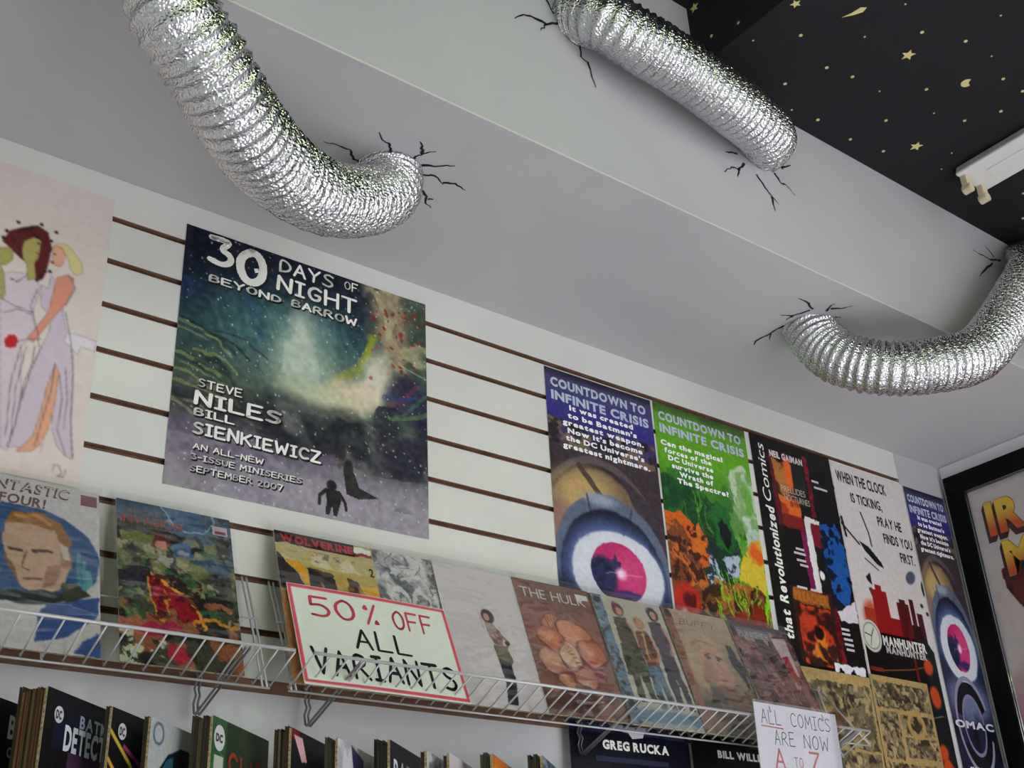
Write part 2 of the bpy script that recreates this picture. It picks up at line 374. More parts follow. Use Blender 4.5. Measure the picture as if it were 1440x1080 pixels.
CR_UNDER=[[[0.779, -0.248], [0.758, -0.248], [0.742, -0.265], [0.716, -0.264], [0.699, -0.259]], [[0.806, -0.283], [0.796, -0.293], [0.786, -0.309], [0.771, -0.312], [0.757, -0.325]], [[0.835, -0.291], [0.834, -0.307], [0.84, -0.319], [0.854, -0.335]], [[0.84, -0.318], [0.829, -0.334], [0.819, -0.341]], [[0.854, -0.294], [0.878, -0.308], [0.898, -0.323]], [[0.867, -0.276], [0.886, -0.284], [0.91, -0.273]], [[0.907, -0.276], [0.925, -0.286], [0.949, -0.28]], [[0.887, -0.242], [0.906, -0.232], [0.915, -0.215], [0.929, -0.209]], [[0.912, -0.226], [0.919, -0.231]], [[1.733, -0.349], [1.698, -0.36], [1.676, -0.359]], [[1.731, -0.343], [1.718, -0.31], [1.696, -0.298]], [[1.718, -0.31], [1.72, -0.291]], [[1.733, -0.274], [1.734, -0.239], [1.756, -0.217]], [[1.735, -0.238], [1.733, -0.199], [1.742, -0.186]], [[1.762, -0.358], [1.752, -0.376], [1.753, -0.386]], [[1.761, -0.369], [1.781, -0.385], [1.789, -0.4]], [[1.789, -0.351], [1.806, -0.359]]]
CR_FACE=[[[1.037, 0.284], [1.009, 0.265], [0.995, 0.244]], [[1.009, 0.266], [0.977, 0.265], [0.961, 0.26], [0.941, 0.24]], [[1.081, 0.256], [1.081, 0.233], [1.096, 0.229]], [[1.096, 0.23], [1.102, 0.202], [1.109, 0.179]], [[1.474, 0.181], [1.453, 0.158], [1.434, 0.155], [1.411, 0.134]], [[1.457, 0.162], [1.447, 0.139]], [[1.458, 0.196], [1.424, 0.186]], [[1.504, 0.169], [1.522, 0.147], [1.541, 0.131], [1.556, 0.122]], [[1.538, 0.132], [1.541, 0.101]], [[1.559, 0.196], [1.575, 0.178], [1.589, 0.181], [1.613, 0.166]], [[1.584, 0.218], [1.616, 0.239]], [[1.014, 0.323], [1.027, 0.299]], [[2.356, 0.291], [2.314, 0.276], [2.271, 0.275], [2.241, 0.276]], [[2.315, 0.268], [2.259, 0.224], [2.239, 0.206]], [[2.329, 0.29], [2.302, 0.31]]]
DOTS=[[1.468, -0.615], [1.575, -0.587], [1.636, -0.599], [1.544, -0.512], [1.68, -0.479], [1.796, -0.556], [1.784, -0.477], [1.873, -0.492], [1.785, -0.659], [1.646, -0.748], [1.733, -0.781], [1.884, -0.763], [1.966, -0.706], [1.93, -0.647], [1.948, -0.765], [2.257, -0.577], [2.344, -0.523]]
SMALL=[[1.713, -0.603], [1.809, -0.786], [1.858, -0.625], [1.729, -0.856], [1.562, -0.773], [1.568, -0.68], [2.028, -0.525], [1.999, -0.57], [2.211, -0.523], [1.406, -0.556], [1.613, -0.469]]
STARS=[[1.675, -0.697], [1.917, -0.541]]
PLANET=[1.835, -0.715]
COMET=[[1.494, -0.687], [1.508, -0.72]]
PARTIAL=[1.4, -0.661]
SIDE=[[-0.46, 0.497], [-0.553, 0.383], [-0.489, 0.402]]
FIG={'shape': {'hairL': [(0.674, 0.3228), (0.6904, 0.2826), (0.7286, 0.2577), (0.7684, 0.2379), (0.8026, 0.2497), (0.8203, 0.2965), (0.818, 0.3553), (0.8091, 0.4038), (0.7906, 0.4209), (0.7623, 0.3733), (0.7339, 0.3598), (0.6991, 0.3372)], 'faceL': [(0.7375, 0.3012), (0.7637, 0.2783), (0.7882, 0.284), (0.7882, 0.3131), (0.7862, 0.3426), (0.7765, 0.363), (0.7889, 0.4102), (0.7647, 0.4234), (0.7552, 0.3756), (0.7399, 0.3578), (0.7328, 0.3258)], 'face0': [(0.6697, 0.347), (0.6908, 0.3376), (0.709, 0.3475), (0.711, 0.373), (0.6959, 0.3948), (0.6784, 0.4005)], 'gownL': [(0.6836, 0.4323), (0.7111, 0.4124), (0.7564, 0.4035), (0.7956, 0.4193), (0.8069, 0.4383), (0.7968, 0.4971), (0.7982, 0.5405), (0.8144, 0.5793), (0.7765, 0.6326), (0.7953, 0.7528), (0.7976, 0.893), (0.7848, 0.9349), (0.7655, 0.9342)], 'armL': [(0.6784, 0.4005), (0.6916, 0.4186), (0.7057, 0.4806), (0.7032, 0.5032), (0.6955, 0.5055)], 'faceR': [(0.8227, 0.2981), (0.8298, 0.2875), (0.8536, 0.2854), (0.8654, 0.3073), (0.8648, 0.3343), (0.856, 0.3488), (0.8389, 0.3508), (0.83, 0.334)], 'hairR': [(0.8206, 0.2988), (0.8339, 0.2779), (0.8656, 0.2695), (0.8902, 0.2873), (0.9197, 0.3165), (0.9284, 0.3487), (0.9083, 0.3633), (0.8873, 0.3468), (0.8779, 0.3184), (0.8593, 0.2952), (0.8361, 0.2936)], 'gownR': [(0.8331, 0.3848), (0.8292, 0.4315), (0.8073, 0.427), (0.8148, 0.4917), (0.8533, 0.5246), (0.8494, 0.5695), (0.8355, 0.6165), (0.8049, 0.7504), (0.7945, 0.874), (0.7833, 0.9255), (0.8217, 0.9221), (0.855, 0.915), (0.8649, 0.848), (0.8684, 0.7346), (0.8845, 0.6675), (0.8954, 0.8004), (0.9005, 0.85), (0.9223, 0.8955), (0.9511, 0.9193), (0.9721, 0.9229), (0.9579, 0.8575), (0.9456, 0.7154), (0.9315, 0.6121), (0.8972, 0.534), (0.8829, 0.4938), (0.8836, 0.4374)], 'armR': [(0.8498, 0.3887), (0.8796, 0.37), (0.9021, 0.3745), (0.9056, 0.4079), (0.8918, 0.4575), (0.8533, 0.5246), (0.8209, 0.5883), (0.8089, 0.611), (0.7901, 0.6022), (0.8079, 0.5703), (0.8401, 0.5063), (0.8441, 0.4606)], 'legR': [(0.883, 0.6572), (0.8994, 0.6848), (0.899, 0.7686), (0.8907, 0.8522), (0.8757, 0.9006), (0.8517, 0.9255), (0.809, 0.9346), (0.8297, 0.9106), (0.8499, 0.8814), (0.8605, 0.8187), (0.8684, 0.7346)], 'shoe1': [(0.8736, 0.8861), (0.884, 0.8888), (0.8851, 0.9233), (0.8774, 0.925)], 'bow': [(0.9053, 0.5538), (0.9533, 0.5513), (0.9975, 0.5557), (0.9963, 0.5891), (0.9524, 0.5846), (0.9456, 0.6137), (0.9214, 0.5931), (0.8987, 0.5829)], 'rose': [(0.727, 0.6251), (0.7372, 0.6074), (0.7536, 0.6028), (0.7659, 0.6164), (0.7629, 0.6363), (0.7464, 0.6461), (0.7331, 0.6445)]}, 'line': {'l1': [(0.7988, 0.4408), (0.7849, 0.5006), (0.8194, 0.5779), (0.8275, 0.6187)], 'l2': [(0.7765, 0.6326), (0.7634, 0.7403), (0.7741, 0.8982)], 'l3': [(0.7911, 0.6286), (0.7809, 0.7564), (0.7882, 0.8951)], 'l4': [(0.8355, 0.6165), (0.8018, 0.7306), (0.7962, 0.8537), (0.7852, 0.9251)], 'l5': [(0.8912, 0.4913), (0.9185, 0.572), (0.94, 0.6744), (0.9511, 0.8079), (0.9737, 0.9195)], 'l6': [(0.8994, 0.6848), (0.919, 0.7638), (0.9153, 0.8467), (0.9504, 0.9144)], 'l7': [(0.9147, 0.6596), (0.934, 0.7602), (0.9352, 0.8422)], 'l8': [(0.883, 0.6572), (0.8833, 0.7309), (0.8683, 0.8372), (0.8591, 0.9091)], 'l9': [(0.7145, 0.4336), (0.7358, 0.4381), (0.7622, 0.4073)], 'l10': [(0.7119, 0.544), (0.749, 0.5222), (0.7908, 0.5263)], 'l11': [(0.7003, 0.5041), (0.7376, 0.5147), (0.795, 0.5196)], 'stem': [(0.7596, 0.6214), (0.7926, 0.6048), (0.8301, 0.5943)], 'sig': [(0.92, 0.9701), (0.9201, 0.9505), (0.9348, 0.9475), (0.948, 0.9694), (0.9344, 0.9799), (0.9543, 0.9779), (0.9565, 0.9578)], 'l12': [(0.8157, 0.6219), (0.8133, 0.7069), (0.8014, 0.7922)], 'l13': [(0.8849, 0.3684), (0.9119, 0.4059), (0.8882, 0.4698)]}, 'dot': {'d': [(0.7109, 0.2463), (0.7539, 0.2489), (0.7802, 0.2302), (0.8286, 0.2407), (0.6805, 0.286), (0.817, 0.2742), (0.6742, 0.3113), (0.811, 0.3804), (0.8263, 0.3755)]}}

# ------------------------------------------------------------------ the room
S = 0.0762
XR = 2.648; XL = -1.6; YF = -5.0; ZF = -2.7
def struct(name, mb, m, **k):
    o = mb.build(name, m, **k); o['kind'] = 'structure'; return o
m = MB(); m.box(XL, YF, ZF - 0.1, XR, 0.12, ZF); struct('floor', m, M_FLOOR)
m = MB(); m.box(XL, 0.019, ZF, XR, 0.12, 0.62); wall_back = struct('wall_back', m, M_WALL)
m = MB(); m.box(2.456, 0.0, ZF, XR, 0.019, 0.0); m.build('plaster_return', M_SOFFIT, wall_back)
m = MB(); m.box(XR, YF, ZF, XR + 0.1, 0.12, 0.62); struct('wall_right', m, M_WALL)
m = MB(); m.box(XL - 0.1, YF, ZF, XL, 0.12, 0.62); struct('wall_left', m, M_WALL)
m = MB()
m.box(XL, YF - 0.12, ZF, 0.3, YF, 0.62); m.box(2.4, YF - 0.12, ZF, XR, YF, 0.62)
m.box(0.3, YF - 0.12, ZF, 2.4, YF, -2.58); m.box(0.3, YF - 0.12, -0.3, 2.4, YF, 0.62)
struct('wall_front', m, M_WALL)
m = MB()
for a in ((0.3, -2.58, 2.4, -2.53), (0.3, -0.35, 2.4, -0.3), (0.3, -2.53, 0.35, -0.35), (2.35, -2.53, 2.4, -0.35), (1.325, -2.53, 1.375, -0.35)):
    m.box(a[0], YF - 0.08, a[1], a[2], YF - 0.03, a[3])
w1 = struct('window_1', m, M_WHITEP)
m = MB(); m.box(0.35, YF - 0.06, -2.53, 2.35, YF - 0.054, -0.35); m.build('window_pane', M_GLASS, w1)

# boxed-in bulkhead along the wall
BY = -0.44; BX = 1.376; ZL = 0.355; ZH = 0.51
m = MB()
m.add([(XL, 0.018, 0), (XR, 0.018, 0), (XR, BY, 0), (XL, BY, 0), (XL, BY, ZH), (BX, BY, ZH), (BX, BY, ZL), (XR, BY, ZL), (XL, 0.018, ZH), (BX, 0.018, ZH), (BX, 0.018, ZL), (XR, 0.018, ZL)],
      [(3, 2, 1, 0), (3, 4, 5, 6, 7, 2), (4, 8, 9, 5), (5, 9, 10, 6), (6, 10, 11, 7), (0, 1, 11, 10, 9, 8), (0, 8, 4, 3), (1, 2, 7, 11)])
bulk = struct('trim_1', m, M_SOFFIT)
# thin corner bead along the lower edge of the bulkhead
m = MB(); m.box(XL, BY - 0.0006, -0.0006, XR, BY + 0.0014, 0.0004); m.build('corner_bead', M_BEAD, bulk)
# star-painted ceiling, with a lowered boxed part
m = MB(); m.box(BX, YF, ZL, XR, BY, ZH + 0.05); ceil = struct('ceiling', m, M_STAR_BOARD)
m = MB(); m.box(XL, YF, ZH, BX, BY, ZH + 0.05); ceil2 = struct('ceiling.001', m, M_STAR_BOARD)
def disc_pts(cx, cy, r, n=8, ph=0): return [(cx + r * math.cos(ph + 2 * math.pi * i / n), cy + r * math.sin(ph + 2 * math.pi * i / n)) for i in range(n)]
def on_ceiling(pts, name, z=ZL - 0.0008, th=0.0007, parent=None):
    m = MB(); n = len(pts); m.add([(x, y, z) for x, y in pts] + [(x, y, z + th) for x, y in pts],
        [tuple(range(n - 1, -1, -1))] + [(i, (i + 1) % n, n + (i + 1) % n, n + i) for i in range(n)])
    return m.build(name, M_GOLD, parent or ceil)
def star_pts(cx, cy, R, ph): return [(cx + (R if i % 2 == 0 else R * 0.45) * math.cos(ph + i * math.pi / 5), cy + (R if i % 2 == 0 else R * 0.45) * math.sin(ph + i * math.pi / 5)) for i in range(10)]
rr = random.Random(4)
for x, y in DOTS: on_ceiling(disc_pts(x, y, 0.0036), 'star_dot')
for x, y in SMALL: on_ceiling(disc_pts(x, y, 0.0020, 6), 'star_dot')
for x, y in STARS: on_ceiling(star_pts(x, y, 0.014, 0.4), 'star')
on_ceiling(star_pts(*PARTIAL, 0.010, 1.0), 'star')
px_, py_ = PLANET
on_ceiling([(px_ + 0.011 * math.cos(t) if t < 4.6 else px_ + 0.004 * math.cos(t), py_ + 0.011 * math.sin(t) if t < 4.6 else py_ + 0.004 * math.sin(t)) for t in [i * 0.45 for i in range(14)]], 'planet')
(c0x, c0y), (c1x, c1y) = COMET
dx, dy = c1x - c0x, c1y - c0y; L = math.hypot(dx, dy); nx_, ny_ = -dy / L, dx / L
on_ceiling([(c0x, c0y), (c0x + dx * 0.5 + nx_ * 0.005, c0y + dy * 0.5 + ny_ * 0.005), (c1x + nx_ * 0.007, c1y + ny_ * 0.007), (c1x + dx * 0.25, c1y + dy * 0.25), (c1x - nx_ * 0.006, c1y - ny_ * 0.006), (c0x + dx * 0.5 - nx_ * 0.001, c0y + dy * 0.5 - ny_ * 0.001)], 'comet')
for x, y in [(rr.uniform(1.45, 2.5), rr.uniform(-4.6, -0.95)) for _ in range(60)]: on_ceiling(disc_pts(x, y, rr.choice([0.002, 0.004, 0.004])), 'star_dot')
for i, (y, z) in enumerate(SIDE):
    pts = star_pts(y, z, 0.012, 0.3) if i == 0 else disc_pts(y, z, 0.0035)
    m = MB(); m.add([(BX - 0.0006, a, b) for a, b in pts], [tuple(range(len(pts)))]); m.build('star' if i == 0 else 'star_dot', M_GOLD, ceil)

# painted cracks round the duct mouths
def crack(pts, to3, n):
    rc = random.Random(n); P_ = []
    for i, (p, q) in enumerate(zip(pts[:-1], pts[1:])):
        for k in range(4):
            t = k / 4; j = 0.0016 if k else 0
            P_.append((p[0] + (q[0] - p[0]) * t + rc.uniform(-j, j), p[1] + (q[1] - p[1]) * t + rc.uniform(-j, j)))
    P_.append(pts[-1]); m = MB(); V = []
    for i, p in enumerate(P_):
        a = P_[max(0, i - 1)]; b = P_[min(len(P_) - 1, i + 1)]; dx, dy = b[0] - a[0], b[1] - a[1]; L = math.hypot(dx, dy) + 1e-9
        w = (0.0022 * (1 - i / len(P_)) + 0.0006) * rc.uniform(0.7, 1.25)
        V += [to3(p[0] - dy / L * w, p[1] + dx / L * w), to3(p[0] + dy / L * w, p[1] - dx / L * w)]
    m.add(V, [(2 * i, 2 * i + 1, 2 * i + 3, 2 * i + 2) for i in range(len(P_) - 1)]); m.build('painted_crack', M_CRACK, bulk)
for i, c in enumerate(CR_UNDER): crack(c, lambda a, b: (a, b, -0.0006), i)
for i, c in enumerate(CR_FACE): crack(c, lambda a, b: (a, BY - 0.0006, b), 50 + i)

# slatwall: each board is a part
me_s = MB(); me_s.box(XL, 0.012, -0.7670, 2.455, 0.019, -0.0005); me_s.box(XL, 0.003, -0.7670, 2.455, 0.012, -0.7530); me_s.build('backing_board', M_MDF, wall_back)
for k in range(1, 11):
    z1 = -0.0005 if k == 1 else -(k - 1) * S - 0.0048
    z0 = -k * S + 0.0048 if k < 10 else -0.7530
    m = MB(); x0, x1, y0, y1 = XL, 2.455, 0.0, 0.012
    m.add([(x0, y0, z0), (x1, y0, z0), (x1, y1, z0), (x0, y1, z0), (x0, y0, z1), (x1, y0, z1), (x1, y1, z1), (x0, y1, z1)], [(0, 1, 5, 4)], 0)
    m.add([(x0, y0, z0), (x1, y0, z0), (x1, y1, z0), (x0, y1, z0), (x0, y0, z1), (x1, y0, z1), (x1, y1, z1), (x0, y1, z1)],
          [(0, 3, 2, 1), (4, 5, 6, 7), (1, 2, 6, 5), (2, 3, 7, 6), (3, 0, 4, 7)], 1)
    m.build('slat', [M_SLAT, M_MDF], wall_back)

# ------------------------------------------------------------------ foil ducts
def catmull(P_, n=40):
    P_ = [np.array(p, float) for p in P_]; P_ = [2 * P_[0] - P_[1]] + P_ + [2 * P_[-1] - P_[-2]]; out = []
    for i in range(1, len(P_) - 2):
        a, b, c, d = P_[i - 1:i + 3]
        for k in range(n):
            t = k / n; out.append(0.5 * ((2 * b) + (c - a) * t + (2 * a - 5 * b + 4 * c - d) * t * t + (3 * b - a - 3 * c + d) * t ** 3))
    out.append(P_[-2]); return np.array(out)
def duct(P_, R, label, seed, pitch=0.0155, base=None):
    c = catmull(P_); seg = np.linalg.norm(np.diff(c, axis=0), axis=1); s = np.concatenate([[0], np.cumsum(seg)])
    n = int(s[-1] / pitch * 8); q = np.linspace(0, s[-1], n + 1)
    # smooth a little for an even bend
    C_ = np.stack([np.interp(q, s, c[:, k]) for k in range(3)], 1)
    rng = np.random.default_rng(seed); N = 110; th = np.arange(N) * 2 * np.pi / N
    cr = rng.normal(0, 1, (n + 1, N)); cr = (cr + np.roll(cr, 1, 0) + np.roll(cr, 2, 0)) / 3
    T = np.gradient(C_, axis=0); T /= np.linalg.norm(T, axis=1)[:, None]
    a = np.cross(T[0], [0.3, 0.2, 0.9]); a /= np.linalg.norm(a); V = []
    dents = rng.normal(0, 1, (n // 8 + 3, 12))
    for i in range(n + 1):
        a = a - T[i] * np.dot(a, T[i]); a /= np.linalg.norm(a); b = np.cross(T[i], a)
        ph = 2 * np.pi * (q[i] / pitch) + 0.5 * np.sin(th * 1.0 + i * 0.02)
        r = R + 0.0025 * (1 - np.abs(np.sin(ph / 2)) ** 1.1 * 2) + cr[i] * 0.0007
        dn = np.interp(th, np.linspace(0, 2 * np.pi, 13), np.append(dents[i // 8], dents[i // 8][0])); r = r + dn * 0.0005
        V.append(C_[i] + r[:, None] * (np.cos(th)[:, None] * a + np.sin(th)[:, None] * b))
    V = np.concatenate(V); base = np.array(C_[0]); V = V - base
    I = np.arange((n + 1) * N).reshape(n + 1, N); J = np.roll(I, -1, 1)
    Q = np.stack([I[:-1], J[:-1], J[1:], I[1:]], -1).reshape(-1, 4)
    me = D.meshes.new('foil_duct'); me.vertices.add(len(V)); me.vertices.foreach_set('co', V.reshape(-1).astype(np.float32))
    me.loops.add(Q.size); me.loops.foreach_set('vertex_index', Q.reshape(-1).astype(np.int32))
    me.polygons.add(len(Q)); me.polygons.foreach_set('loop_start', np.arange(0, Q.size, 4, dtype=np.int32)); me.update(calc_edges=True)
    me.polygons.foreach_set('use_smooth', [True] * len(Q)); me.materials.append(M_FOIL)
    o = link('foil_duct', me, loc=tuple(base)); tag(o, label, 'duct', 'flexible foil ducts on the bulkhead'); return o
duct([(0.31, -0.405, 0.15), (0.31, -0.46, 0.13), (0.322, -0.53, 0.0), (0.342, -0.55, -0.158), (0.398, -0.53, -0.208), (0.473, -0.48, -0.233), (0.562, -0.41, -0.215), (0.663, -0.34, -0.17), (0.757, -0.288, -0.104), (0.812, -0.262, -0.045), (0.820, -0.252, 0.03)], 0.051,
     'long silver foil duct at top left, hanging in a curve above the large square poster', 1)
duct([(1.085, -0.40, 0.315), (1.075, -0.455, 0.305), (1.085, -0.50, 0.268), (1.143, -0.518, 0.240), (1.243, -0.52, 0.230), (1.345, -0.52, 0.212), (1.43, -0.508, 0.210), (1.495, -0.485, 0.222), (1.53, -0.45, 0.242), (1.54, -0.40, 0.257)], 0.050,
     'silver foil duct lying high on the bulkhead face beside the black starry ceiling', 2)
duct([(2.46, -0.40, 0.315), (2.43, -0.46, 0.30), (2.35, -0.505, 0.225), (2.20, -0.512, 0.078), (2.10, -0.51, -0.018), (2.016, -0.50, -0.088), (1.92, -0.475, -0.126), (1.845, -0.425, -0.135), (1.805, -0.365, -0.105), (1.79, -0.315, -0.05), (1.782, -0.29, 0.03)], 0.052,
     'silver foil duct at the right, curling under the bulkhead above the framed poster', 3)

# ------------------------------------------------------------------ ceiling lamp fittings
def fitting(name, loc, label, length, tubes):
    t = empty(name, loc); tag(t, label, 'light fixture')
    m = MB(); w = 0.052
    # tray with sloped sides, open length along y, hung under the ceiling (z 0 = ceiling)
    prof = [(-w, -0.025), (w, -0.025), (w, -0.020), (w * 0.8, 0), (-w * 0.8, 0), (-w, -0.020)]
    n = len(prof); m.add([(x, 0, z) for x, z in prof] + [(x, -length, z) for x, z in prof], [tuple(range(n))[::-1], tuple(range(n, 2 * n))] + [(i, (i + 1) % n, n + (i + 1) % n, n + i) for i in range(n)])
    m.build('tray', M_WHITEP, t, bevel=0.003)
    m = MB(); m.box(-w * 0.28, -length + 0.05, -0.0265, w * 0.28, -0.05, -0.025); m.build('ballast_cover', M_WHITEP, t, bevel=0.002)
    for x in (-0.03, 0.03):
        for y in (-0.008, -length + 0.008):
            m = MB(); m.box(x - 0.010, y - 0.007, -0.060, x + 0.010, y + 0.007, -0.025)
            m.tube([(x, y - 0.010, -0.055), (x, y + 0.010, -0.055)], 0.0105, 12)
            m.build('tube_socket', M_SOCKET, t, bevel=0.0015)
        if tubes:
            m = MB(); m.tube([(x, -0.018, -0.055), (x, -length + 0.018, -0.055)], 0.013, 12); m.build('tube', M_TUBE, t, smooth=True)
    return t
fitting('ceiling_lamp', (2.092, -0.545, ZL), 'white strip light fitting with empty tube sockets on the black starry ceiling', 1.25, False)
fitting('ceiling_lamp', (0.50, -1.05, ZH), 'lit twin tube ceiling lamp overhead, in front of the left hand duct', 1.25, True)
fitting('ceiling_lamp', (1.95, -2.3, ZL), 'lit twin tube ceiling lamp behind the camera, nearer the right wall', 1.25, True)
fitting('ceiling_lamp', (-0.6, -1.6, ZH), 'lit twin tube ceiling lamp by the left wall', 1.25, True)

# ------------------------------------------------------------------ wire shelves
FR = (-0.157, -0.753); BK = (-0.090, -0.787)
def wire_shelf(x0, x1, brackets, label):
    t = empty('wire_shelf', (x0, -0.09, -0.787)); tag(t, label, 'shelf', 'white wire comic shelves on the slatwall')
    L = x1 - x0; oy, oz = -0.09, -0.787
    f = (FR[0] - oy, FR[1] - oz)
    m = MB(); m.tube([(0, f[0], f[1]), (L, f[0], f[1])], 0.0024, 8); m.build('front_rail', M_WIRE, t, True)
    m = MB(); m.tube([(0, 0.001, -0.001), (L, 0.001, -0.001)], 0.0016, 8); m.build('back_rail', M_WIRE, t, True)
    n = int(round(L / 0.0254)); me = None
    for i in range(n + 1):
        x = L * i / n
        if me is None:
            m = MB(); m.tube([(0, f[0], f[1] - 0.002), (0, 0, 0.0022), (0, 0.003, 0.006)], 0.0014, 6); o = m.build('floor_wire', M_WIRE, t, True); me = o.data
        else:
            o = D.objects.new('floor_wire', me); COL.objects.link(o); o.parent = t
        o.location = (x, 0, 0)
    for x in [0.004, 0.011, L - 0.011, L - 0.004, L * 0.5]:
        m = MB(); m.tube([(x, 0, 0), (x, 0.035, 0.08), (x, 0.078, 0.166), (x, 0.083, 0.176)], 0.0017, 6); m.build('back_wire', M_WIRE, t, True)
    m = MB(); m.tube([(0, 0.045, 0.105), (L, 0.045, 0.105)], 0.0016, 6); m.build('back_cross_wire', M_WIRE, t, True)
    me = None
    for bx_ in brackets:
        if me is None:
            m = MB()
            for dx in (-0.003, 0.003):
                y_ = -0.004 - oy
                m.tube([(dx, y_ + 0.008, 0.045), (dx, y_, 0.040), (dx, y_ - 0.006, 0.022), (dx, y_ + 0.001, 0.010), (dx, y_ - 0.005, 0.0), (dx, y_ + 0.001, -0.010), (dx, y_ - 0.003, -0.024), (dx, y_ - 0.007, -0.026), (dx, f[0] + 0.004, f[1] - 0.004), (dx, f[0], f[1] - 0.001)], 0.0018, 6)
            o = m.build('bracket', M_BRACKET, t, True); me = o.data
        else:
            o = D.objects.new('bracket', me); COL.objects.link(o); o.parent = t
        o.location = (bx_ - x0, 0, 0)
    return t
wire_shelf(0.135, 0.737, [0.28, 0.672], 'white wire shelf at the left, under the two upright covers')
wire_shelf(0.765, 1.937, [0.84, 1.352, 1.90], 'long white wire shelf holding the row of covers right of the sale sign')

# ------------------------------------------------------------------ posters on the slatwall
K = (0.04, 0.04, 0.05)
# tall paper print at the far left: two women in long gowns
a = Art(0.46, 0.51, 0.0018, (0.83, 0.78, 0.76), 3)
a.blot((0.87, 0.80, 0.78), 2, 0.5, 0.3, 0.6); a.grad(0, (0.82, 0.76, 0.75), 0.25, (0.83, 0.78, 0.76))
FC = {'hairL': (0.36, 0.12, 0.13), 'faceL': (0.66, 0.62, 0.36), 'face0': (0.64, 0.62, 0.34), 'gownL': (0.79, 0.74, 0.78), 'armL': (0.64, 0.62, 0.36), 'hairR': (0.84, 0.78, 0.54), 'faceR': (0.86, 0.64, 0.54),
      'gownR': (0.77, 0.71, 0.77), 'armR': (0.84, 0.56, 0.48), 'legR': (0.85, 0.62, 0.50), 'shoe1': (0.80, 0.70, 0.74), 'bow': (0.84, 0.80, 0.84), 'rose': (0.72, 0.14, 0.16)}
for k in ('gownL', 'hairL', 'faceL', 'face0', 'armL', 'gownR', 'legR', 'armR', 'hairR', 'faceR', 'shoe1', 'bow', 'rose'):
    q = FIG['shape'][k]; a.poly(q, FC[k])
    if k not in ('rose', 'shoe1'): a.line(q + [q[0]], 0.003, tuple(c * 0.62 for c in FC[k]), 0.55)
for k, q in FIG['line'].items(): a.line(q, 0.0032, (0.40, 0.34, 0.40), 0.75)
for u, v in FIG['dot']['d']: a.ell(u, v, 0.006, 0.005, (0.14, 0.10, 0.12), 1, 0.4)
m_ = (a.c[..., 0] < 0.5) * a.box(0.6, 0.2, 0.9, 0.46); a.blot((0.20, 0.05, 0.07), 22, 0.55, 0.08, 0.8, m_)
u, v = FIG['shape']['faceR'][0]; a.ell(u + 0.007, v + 0.045, 0.006, 0.004, (0.65, 0.15, 0.15), 1, 0.5); a.ell(u + 0.010, v + 0.016, 0.004, 0.003, (0.2, 0.15, 0.15), 1, 0.5)
u, v = FIG['shape']['faceL'][2]; a.ell(u - 0.008, v + 0.012, 0.004, 0.004, (0.2, 0.12, 0.1), 1, 0.5); a.ell(u - 0.005, v + 0.045, 0.007, 0.003, (0.5, 0.2, 0.15), 1, 0.5)
a.blur(); a.grain(0.012)
p = Sheet('poster', 0.46, 0.515, a, M_PRINT_MATT, 0.0004, lambda x, z: 0.0015 * np.sin(z * 9) * (x > -9), 'cream poster at the far left with two women drawn in long pale gowns', 'poster')
p.place((0.25, -0.001, -0.524))

# large square painted poster
a = Art(0.458, 0.451, 0.0014, (0.13, 0.17, 0.22), 7)
a.grad(-0.01, (0.06, 0.08, 0.15), 0.30, (0.16, 0.27, 0.31), np.ones_like(a.U)); a.mixm(np.clip((a.V - 0.25) / 0.3, 0, 1), (0.24, 0.30, 0.26)); a.mixm(np.clip((a.V - 0.60) / 0.06, 0, 1), (0.22, 0.22, 0.24)); a.mixm(np.clip((a.V - 0.68) / 0.22, 0, 1), (0.58, 0.55, 0.60))
a.mixm(a.ell(0.0, 0.0, 0.42, 0.35, 0, 1, 1.2, 0, True) * 0.8, (0.05, 0.07, 0.14)); a.blot((0.10, 0.14, 0.34), 6, 0.55, 0.15, 0.6, a.box(0, 0.2, 0.30, 0.5))
a.mixm(a.ell(0.36, 0.34, 0.30, 0.17, 0, 1, 1.2, 0, True) * 0.55, (0.28, 0.48, 0.48))
for i in range(26):
    u = 0.10 + i * 0.022; a.line([(u, 0.22 + 0.05 * a.rng.random()), (u + 0.08 + 0.05 * a.rng.random(), 0.46 + 0.1 * a.rng.random())], 0.007 + 0.01 * a.rng.random(), (0.46, 0.66, 0.54), 0.10)
m_ = np.clip((a.U - 0.70 - 0.10 * (a.V - 0.2)) / 0.08, 0, 1) * np.clip((0.50 - a.V + 0.3 * (a.U - 0.8)) / 0.1, 0, 1)
a.mixm(m_ * 0.9, (0.34, 0.34, 0.30)); a.blot((0.62, 0.54, 0.42), 7, 0.52, 0.2, 0.8, m_); a.blot((0.56, 0.28, 0.16), 9, 0.60, 0.1, 0.8, m_); a.blot((0.20, 0.30, 0.26), 6, 0.56, 0.15, 0.8, m_); a.blot((0.70, 0.66, 0.50), 12, 0.64, 0.1, 0.7, m_)
for k in range(7): a.line([(0.735 + 0.006 * k, 0.24), (0.735 - 0.004 * k, 0.33), (0.70 - 0.008 * k, 0.40), (0.60 - 0.004 * k, 0.47 - 0.003 * k), (0.52, 0.50)], 0.022, (0.58, 0.60, 0.14), 0.28)
a.specks(46, (0.52, 0.17, 0.12), 0.003, 0.010, 0.74, 0.06, 0.98, 0.42, 0.85)
